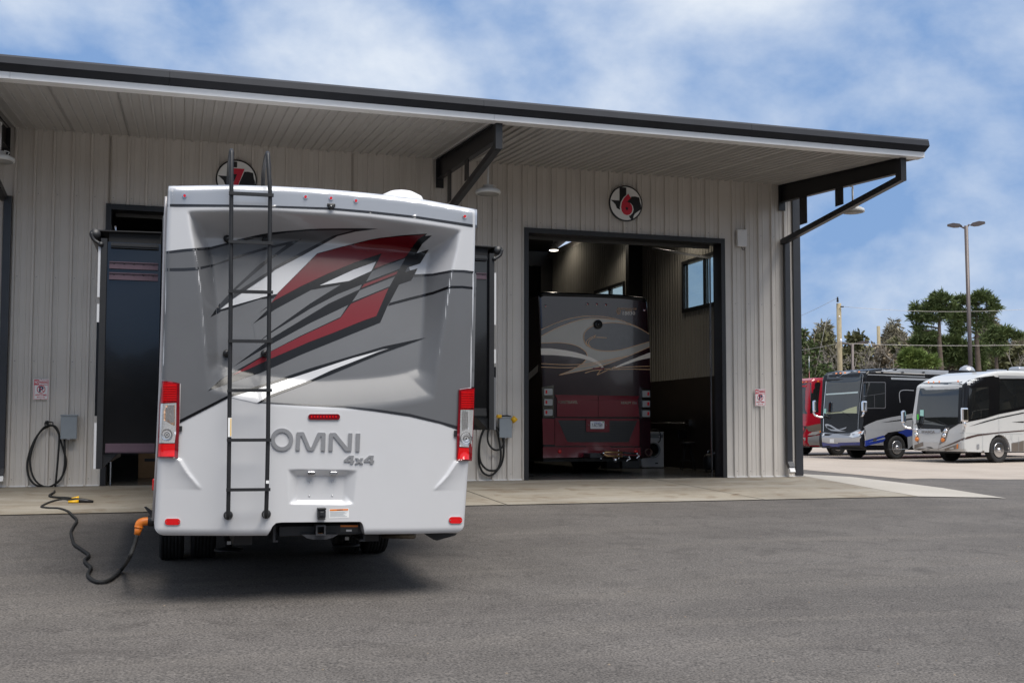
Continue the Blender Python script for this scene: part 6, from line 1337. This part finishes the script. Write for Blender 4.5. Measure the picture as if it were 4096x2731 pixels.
def pine(xb, ytop, dist, label, crown, trunk_r=.22, leaf=PINE, dens=1.05, cl=.55):
    """crown: blobs in pixels (x, y, rx, ry, n) at the tree's distance"""
    b0 = at(xb, 984, dist); b0.z = gz(b0.x, b0.y); tp = at(xb - 4, ytop, dist)
    t = thing('pine_tree', label, 'tree', b0, 0, 'pines beyond the lot'); ppm = FPX / DS / (dist * .95)
    tb_ = MB(); tb_.tube([b0 - Vector((0, 0, .2)), b0.lerp(tp, .35) + Vector((.15, 0, 0)), b0.lerp(tp, .7) - Vector((.1, 0, 0)), tp], [trunk_r * 1.2, trunk_r, trunk_r * .65, .04], 8)
    vs = []; fs = []
    for (x, y, rx, ry, n) in crown:
        c = at(x, y, dist); R1, R2_ = rx / ppm, ry / ppm
        st_z = max(b0.z + 1.5, c.z - R2_ * .9); st = b0.lerp(tp, min(.98, (st_z - b0.z) / (tp.z - b0.z)))
        tb_.tube(smooth_path([st, st.lerp(c, .5) + Vector((0, 0, .15)), c], 3), [trunk_r * .32] * 6 + [.03], 5)
        for _ in range(int(n * dens)):
            v = rng.normal(size=3); v /= np.linalg.norm(v); v *= rng.uniform(.45, 1) ** .5
            pos = np.array(c) + v * np.array([R1, min(R1, R2_ * 1.3), R2_])
            tuft(vs, fs, pos, cl * rng.uniform(.6, 1.2), 30, .5, .065)
    tb_.build('trunk', BARK, t); b = MB(); b.add(vs, fs); b.build('crown', leaf, t)
    return t
zT = lambda x, y: ((3560 + x * 536 / 2101) / DS, (1130 + y * 536 / 2101) / DS)
def blobs(L_): return [(*zT(x, y), rx * .1465, ry * .1465, n) for x, y, rx, ry, n in L_]
pine(zT(785, 0)[0] + 3, zT(0, 200)[1], 100, 'tall pine with open layered crown left of the big street lamp',
     blobs([(760, 250, 130, 80, 34), (640, 330, 70, 50, 12), (880, 260, 60, 50, 9), (420, 390, 60, 45, 9), (380, 560, 55, 50, 9), (540, 400, 60, 40, 8), (700, 400, 120, 70, 22), (560, 520, 120, 60, 20), (450, 600, 80, 40, 9), (850, 440, 100, 60, 16), (980, 350, 50, 40, 6), (640, 600, 110, 45, 12), (420, 700, 50, 40, 5), (480, 770, 80, 35, 7), (700, 820, 90, 40, 8), (860, 560, 70, 50, 9)]), .26)
pine(zT(1390, 0)[0], zT(0, 190)[1], 104, 'tall pine with broad rounded crown right of the big street lamp',
     blobs([(1420, 220, 150, 70, 36), (1560, 290, 100, 70, 20), (1640, 400, 50, 70, 10), (1580, 450, 60, 40, 7), (1150, 270, 100, 55, 16), (1080, 330, 90, 50, 12), (1300, 300, 120, 60, 16), (1340, 470, 90, 60, 10), (1480, 580, 80, 60, 10), (1560, 650, 60, 50, 9), (1060, 470, 120, 90, 24), (1050, 600, 140, 100, 34), (1080, 740, 120, 90, 24), (1320, 700, 90, 70, 12), (1200, 560, 90, 80, 14)]), .28)
pine(zT(1700, 0)[0], zT(0, 720)[1], 96, 'low spreading pine at the right with flat wind-swept branches',
     blobs([(1800, 790, 120, 60, 26), (1640, 780, 80, 50, 12), (1920, 840, 90, 45, 12), (2020, 840, 50, 30, 5), (1560, 870, 110, 60, 18), (1720, 880, 110, 45, 12), (1750, 1060, 110, 50, 13), (1660, 1100, 70, 40, 7)]), .2)
pine(zT(420, 0)[0], zT(0, 1040)[1], 92, 'bushy bright green young pine left of the big pines', blobs([(330, 1150, 140, 90, 40), (240, 1230, 110, 80, 28), (480, 1210, 160, 90, 36), (400, 1300, 200, 70, 34), (620, 1260, 120, 70, 22)]), .16, PINEL)
pine(zT(950, 0)[0], zT(0, 900)[1], 108, 'dense dark pine understorey between the two tall pines', blobs([(520, 870, 150, 80, 30), (450, 960, 120, 80, 22), (700, 960, 160, 70, 22), (950, 930, 170, 90, 34), (880, 1080, 180, 100, 38), (1100, 1100, 170, 120, 40), (1080, 1000, 150, 90, 26), (800, 1240, 150, 90, 26), (1350, 1050, 150, 110, 36), (1380, 1240, 120, 90, 26), (1180, 1260, 140, 90, 24)]), .2, PINE, 1.0, .7)
# conical cedar at the left
zU = lambda x, y: ((3190 + x * 470 / 1842) / DS, (1130 + y * 470 / 1842) / DS)
def cedar(x, ytop, ybot, hw, dist, label, leaf=CEDAR):
    b0 = at(x, 984, dist); b0.z = gz(b0.x, b0.y); tp = at(x, ytop, dist); t = thing('cedar_tree', label, 'tree', b0, 0, 'cedars beyond the lot'); H2 = tp.z - b0.z; ppm = FPX / DS / (dist * .95); R0 = hw / ppm
    part('trunk', BARK, t, lambda b: b.tube([b0 - Vector((0, 0, .2)), tp], [.2, .03], 7)); vs = []; fs = []
    for _ in range(130):
        h = 1 - math.sqrt(rng.uniform(0, 1)); h = max(.04, h); r = R0 * (1 - h) ** .8 * math.sqrt(rng.uniform(.35, 1)) * (1 + .2 * math.sin(h * 40)); a = rng.uniform(0, 2 * PI)
        tuft(vs, fs, np.array(b0) + np.array([r * math.cos(a), r * math.sin(a), H2 * h + .2]), .5, 10, .15, .2)
    b = MB(); b.add(vs, fs); b.build('crown', leaf, t)
cedar(zU(265, 0)[0], zU(0, 850)[1], 860, 36, 90, 'dark conical cedar behind the red motorhome'); cedar(zU(120, 0)[0], zU(0, 700)[1], 860, 30, 100, 'ragged dark cedar half hidden by the building corner')
cedar(zU(480, 0)[0], zU(0, 1180)[1], 860, 26, 92, 'small dark cedar just left of the pale utility pole')
def bushy(x, ytop, hw, dist, label, leaf, n=260, s=.6, low=False):
    b0 = at(x, 984, dist); b0.z = gz(b0.x, b0.y); tp = at(x, ytop, dist); t = thing('round_tree', label, 'tree', b0, 0, 'olive rounded trees of the wood edge'); H2 = tp.z - b0.z; ppm = FPX / DS / (dist * .95); R0 = hw / ppm
    tb_ = MB(); tb_.tube([b0 - Vector((0, 0, .2)), b0.lerp(tp, .7)], [.22, .08], 7); vs = []; fs = []
    lobes = [(rng.uniform(-.6, .6) * R0, rng.uniform(-.5, .5) * R0, H2 * rng.uniform(.45, .82), rng.uniform(.35, .6) * R0) for _ in range(9)] + [(0, 0, H2 - R0 * .45, R0 * .5)]
    for lx_, ly_, lz_, lr in lobes:
        c = np.array(b0) + np.array([lx_, ly_, lz_]); tb_.tube([b0.lerp(tp, .45), Vector(c)], [.07, .03], 4)
        for _ in range(n // 10):
            v = rng.normal(size=3); v /= np.linalg.norm(v); tuft(vs, fs, c + v * lr * rng.uniform(.5, 1) * np.array([1, 1, .8]), s * rng.uniform(.7, 1.2), 12, .3, .2)
    tb_.build('trunk', BARKG, t); b = MB(); b.add(vs, fs); b.build('crown', leaf, t)
for x, y, hw, dist, lab, lf in ((zU(960, 0)[0], zU(0, 770)[1], 42, 112, 'domed olive tree right of the pale utility pole', OLIVE), (zU(430, 0)[0], zU(0, 810)[1], 36, 116, 'rounded olive tree left of the pale utility pole', OLIVE), (zU(1560, 0)[0], zU(0, 880)[1], 36, 115, 'low olive tree left of the tall pines', OLIVE),
                                (zU(60, 0)[0], zU(0, 740)[1], 30, 118, 'tall olive tree at the building corner', OLIVE), (zT(1850, 0)[0], zT(0, 980)[1], 46, 118, 'grey-green tree under the spreading pine at the right edge', OLIVE), (zT(2120, 0)[0], zT(0, 960)[1], 40, 112, 'grey-green tree cut by the right edge of the picture', OLIVE), (zU(1260, 0)[0], zU(0, 960)[1], 40, 118, 'dry brown thicket tree between the bare trees', DRYL),
                                (zU(740, 0)[0], zU(0, 1000)[1], 36, 120, 'dry brown thicket tree behind the small street lamp', DRYL), (zU(1400, 0)[0], zU(0, 1080)[1], 40, 106, 'low dry brown thicket left of the young pine', DRYL)):
    bushy(x, y, hw, dist, lab, lf)
def bare(x, ytop, dist, label, r=.16, dep=4, gn=.22, lean=0):
    b0 = at(x, 984, dist); b0.z = gz(b0.x, b0.y); tp = at(x, ytop, dist); H2 = tp.z - b0.z
    t = thing('bare_tree', label, 'tree', b0, 0, 'leafless trees of the wood edge'); b = MB(); tips = []
    fork = b0 + Vector((lean, 0, H2 * .42)); b.tube([b0 - Vector((0, 0, .2)), b0.lerp(fork, .5) + Vector((rng.normal() * .15, 0, 0)), fork], [r * 1.15, r, r * .8], 7); tr = b.build('trunk', BARKG, t)
    c = MB()
    for k in range(4):
        a = rng.uniform(0, 2 * PI); branchy(c, fork - Vector((0, 0, H2 * .06 * k)), Vector((math.cos(a) * .55, math.sin(a) * .55, 1)).normalized(), H2 * .21, r * .6, dep, .5, tips, .35, 3, gn)
    c.build('crown', BARKG, t)
for x, y, d, lab, r in ((zU(560, 0)[0], zU(0, 590)[1], 104, 'gnarled leafless tree just left of the pale utility pole', .17), (zU(790, 0)[0], zU(0, 570)[1], 102, 'gnarled leafless tree just right of the pale utility pole', .18), (zU(930, 0)[0], zU(0, 610)[1], 106, 'leafless tree over the domed olive tree', .14),
                        (zU(1430, 0)[0], zU(0, 530)[1], 105, 'tall upright leafless tree left of the tall pines', .17), (zU(1170, 0)[0], zU(0, 700)[1], 110, 'slender leafless tree beside the thin utility pole', .12), (zU(1720, 0)[0], zU(0, 700)[1], 107, 'slender leafless tree touching the tall pine', .12), (zU(270, 0)[0], zU(0, 680)[1], 100, 'leafless tree above the dark conical cedar', .13),
                        (zT(1870, 0)[0], zT(0, 590)[1], 110, 'leafless tree above the spreading pine at the right', .13), (zU(20, 0)[0], zU(0, 450)[1], 101, 'leafless treetop showing past the building corner', .15)):
    bare(x, y, d, lab, r)
# far wood behind them: one mass
vs = []; fs = []
for _ in range(21000):
    x = rng.uniform(1780, 2480) if _ % 3 else rng.choice([rng.uniform(1180, 1780), rng.uniform(2480, 3100)]); dist = rng.uniform(122, 140); p = at(x, 984, dist); hmax = 10.5 + 1.6 * math.sin(x * .031) + 1.2 * math.sin(x * .083 + 1)
    z = hmax * math.sqrt(rng.uniform(0, 1)) * .98 + gz(p.x, p.y); tuft(vs, fs, np.array([p.x, p.y, z]), rng.uniform(.5, .9), 11, .35, .09)
b = MB(); b.add(vs, fs); o = b.build('distant_wood', mat('wood_mass', (.14, .135, .085), .8, 0, 0, .25, col2=(.25, .215, .16), spec=.2), base=(60, 110, 0)); o['kind'] = 'stuff'; o['label'] = 'far grey-green winter wood behind the lot'
bpy.context.view_layer.update()
# wood across the road behind the photographer: seen only as the dark band mirrored in the paint and chrome
vs = []; fs = []
for _ in range(7000):
    a = rng.uniform(-1.9, 1.9); dist = rng.uniform(48, 62); px_, py_ = math.sin(a + .3) * dist, -math.cos(a + .3) * dist; hm = 6.5 + 1.2 * math.sin(a * 9) + .8 * math.sin(a * 23 + 1)
    tuft(vs, fs, np.array([px_, py_, hm * math.sqrt(rng.uniform(0, 1)) - 1.5]), rng.uniform(1.3, 2.2), 4, .3, .28)
b = MB(); b.add(vs, fs); o = b.build('roadside_wood', MATS['wood_mass'], base=(0, -50, 0)); o['kind'] = 'stuff'; o['label'] = 'winter wood across the road behind the photographer'
# loose grit and leaf bits on the asphalt
b = MB()
for _ in range(130):
    y_ = 4.5 + 11 * rng.uniform(0, 1) ** 1.5; x_ = y_ * rng.uniform(-.16, .95); r_ = rng.uniform(.004, .011); z_ = gz(x_, y_); a_ = rng.uniform(0, 6.28)
    c1, s1 = math.cos(a_) * r_, math.sin(a_) * r_
    b.add([(x_ - c1, y_ - s1, z_), (x_ + s1 * .7, y_ - c1 * .7, z_), (x_ + c1 * 1.3, y_ + s1 * 1.3, z_), (x_ - s1 * .7, y_ + c1 * .7, z_), (x_, y_, z_ + r_ * .9)], [(0, 1, 4), (1, 2, 4), (2, 3, 4), (3, 0, 4)])
o = b.build('loose_grit', mat('grit_stone', (.20, .16, .12), .9, 0, .4, 9), base=(3, 9, -.4)); o['kind'] = 'stuff'; o['label'] = 'scattered grit and leaf bits on the asphalt'
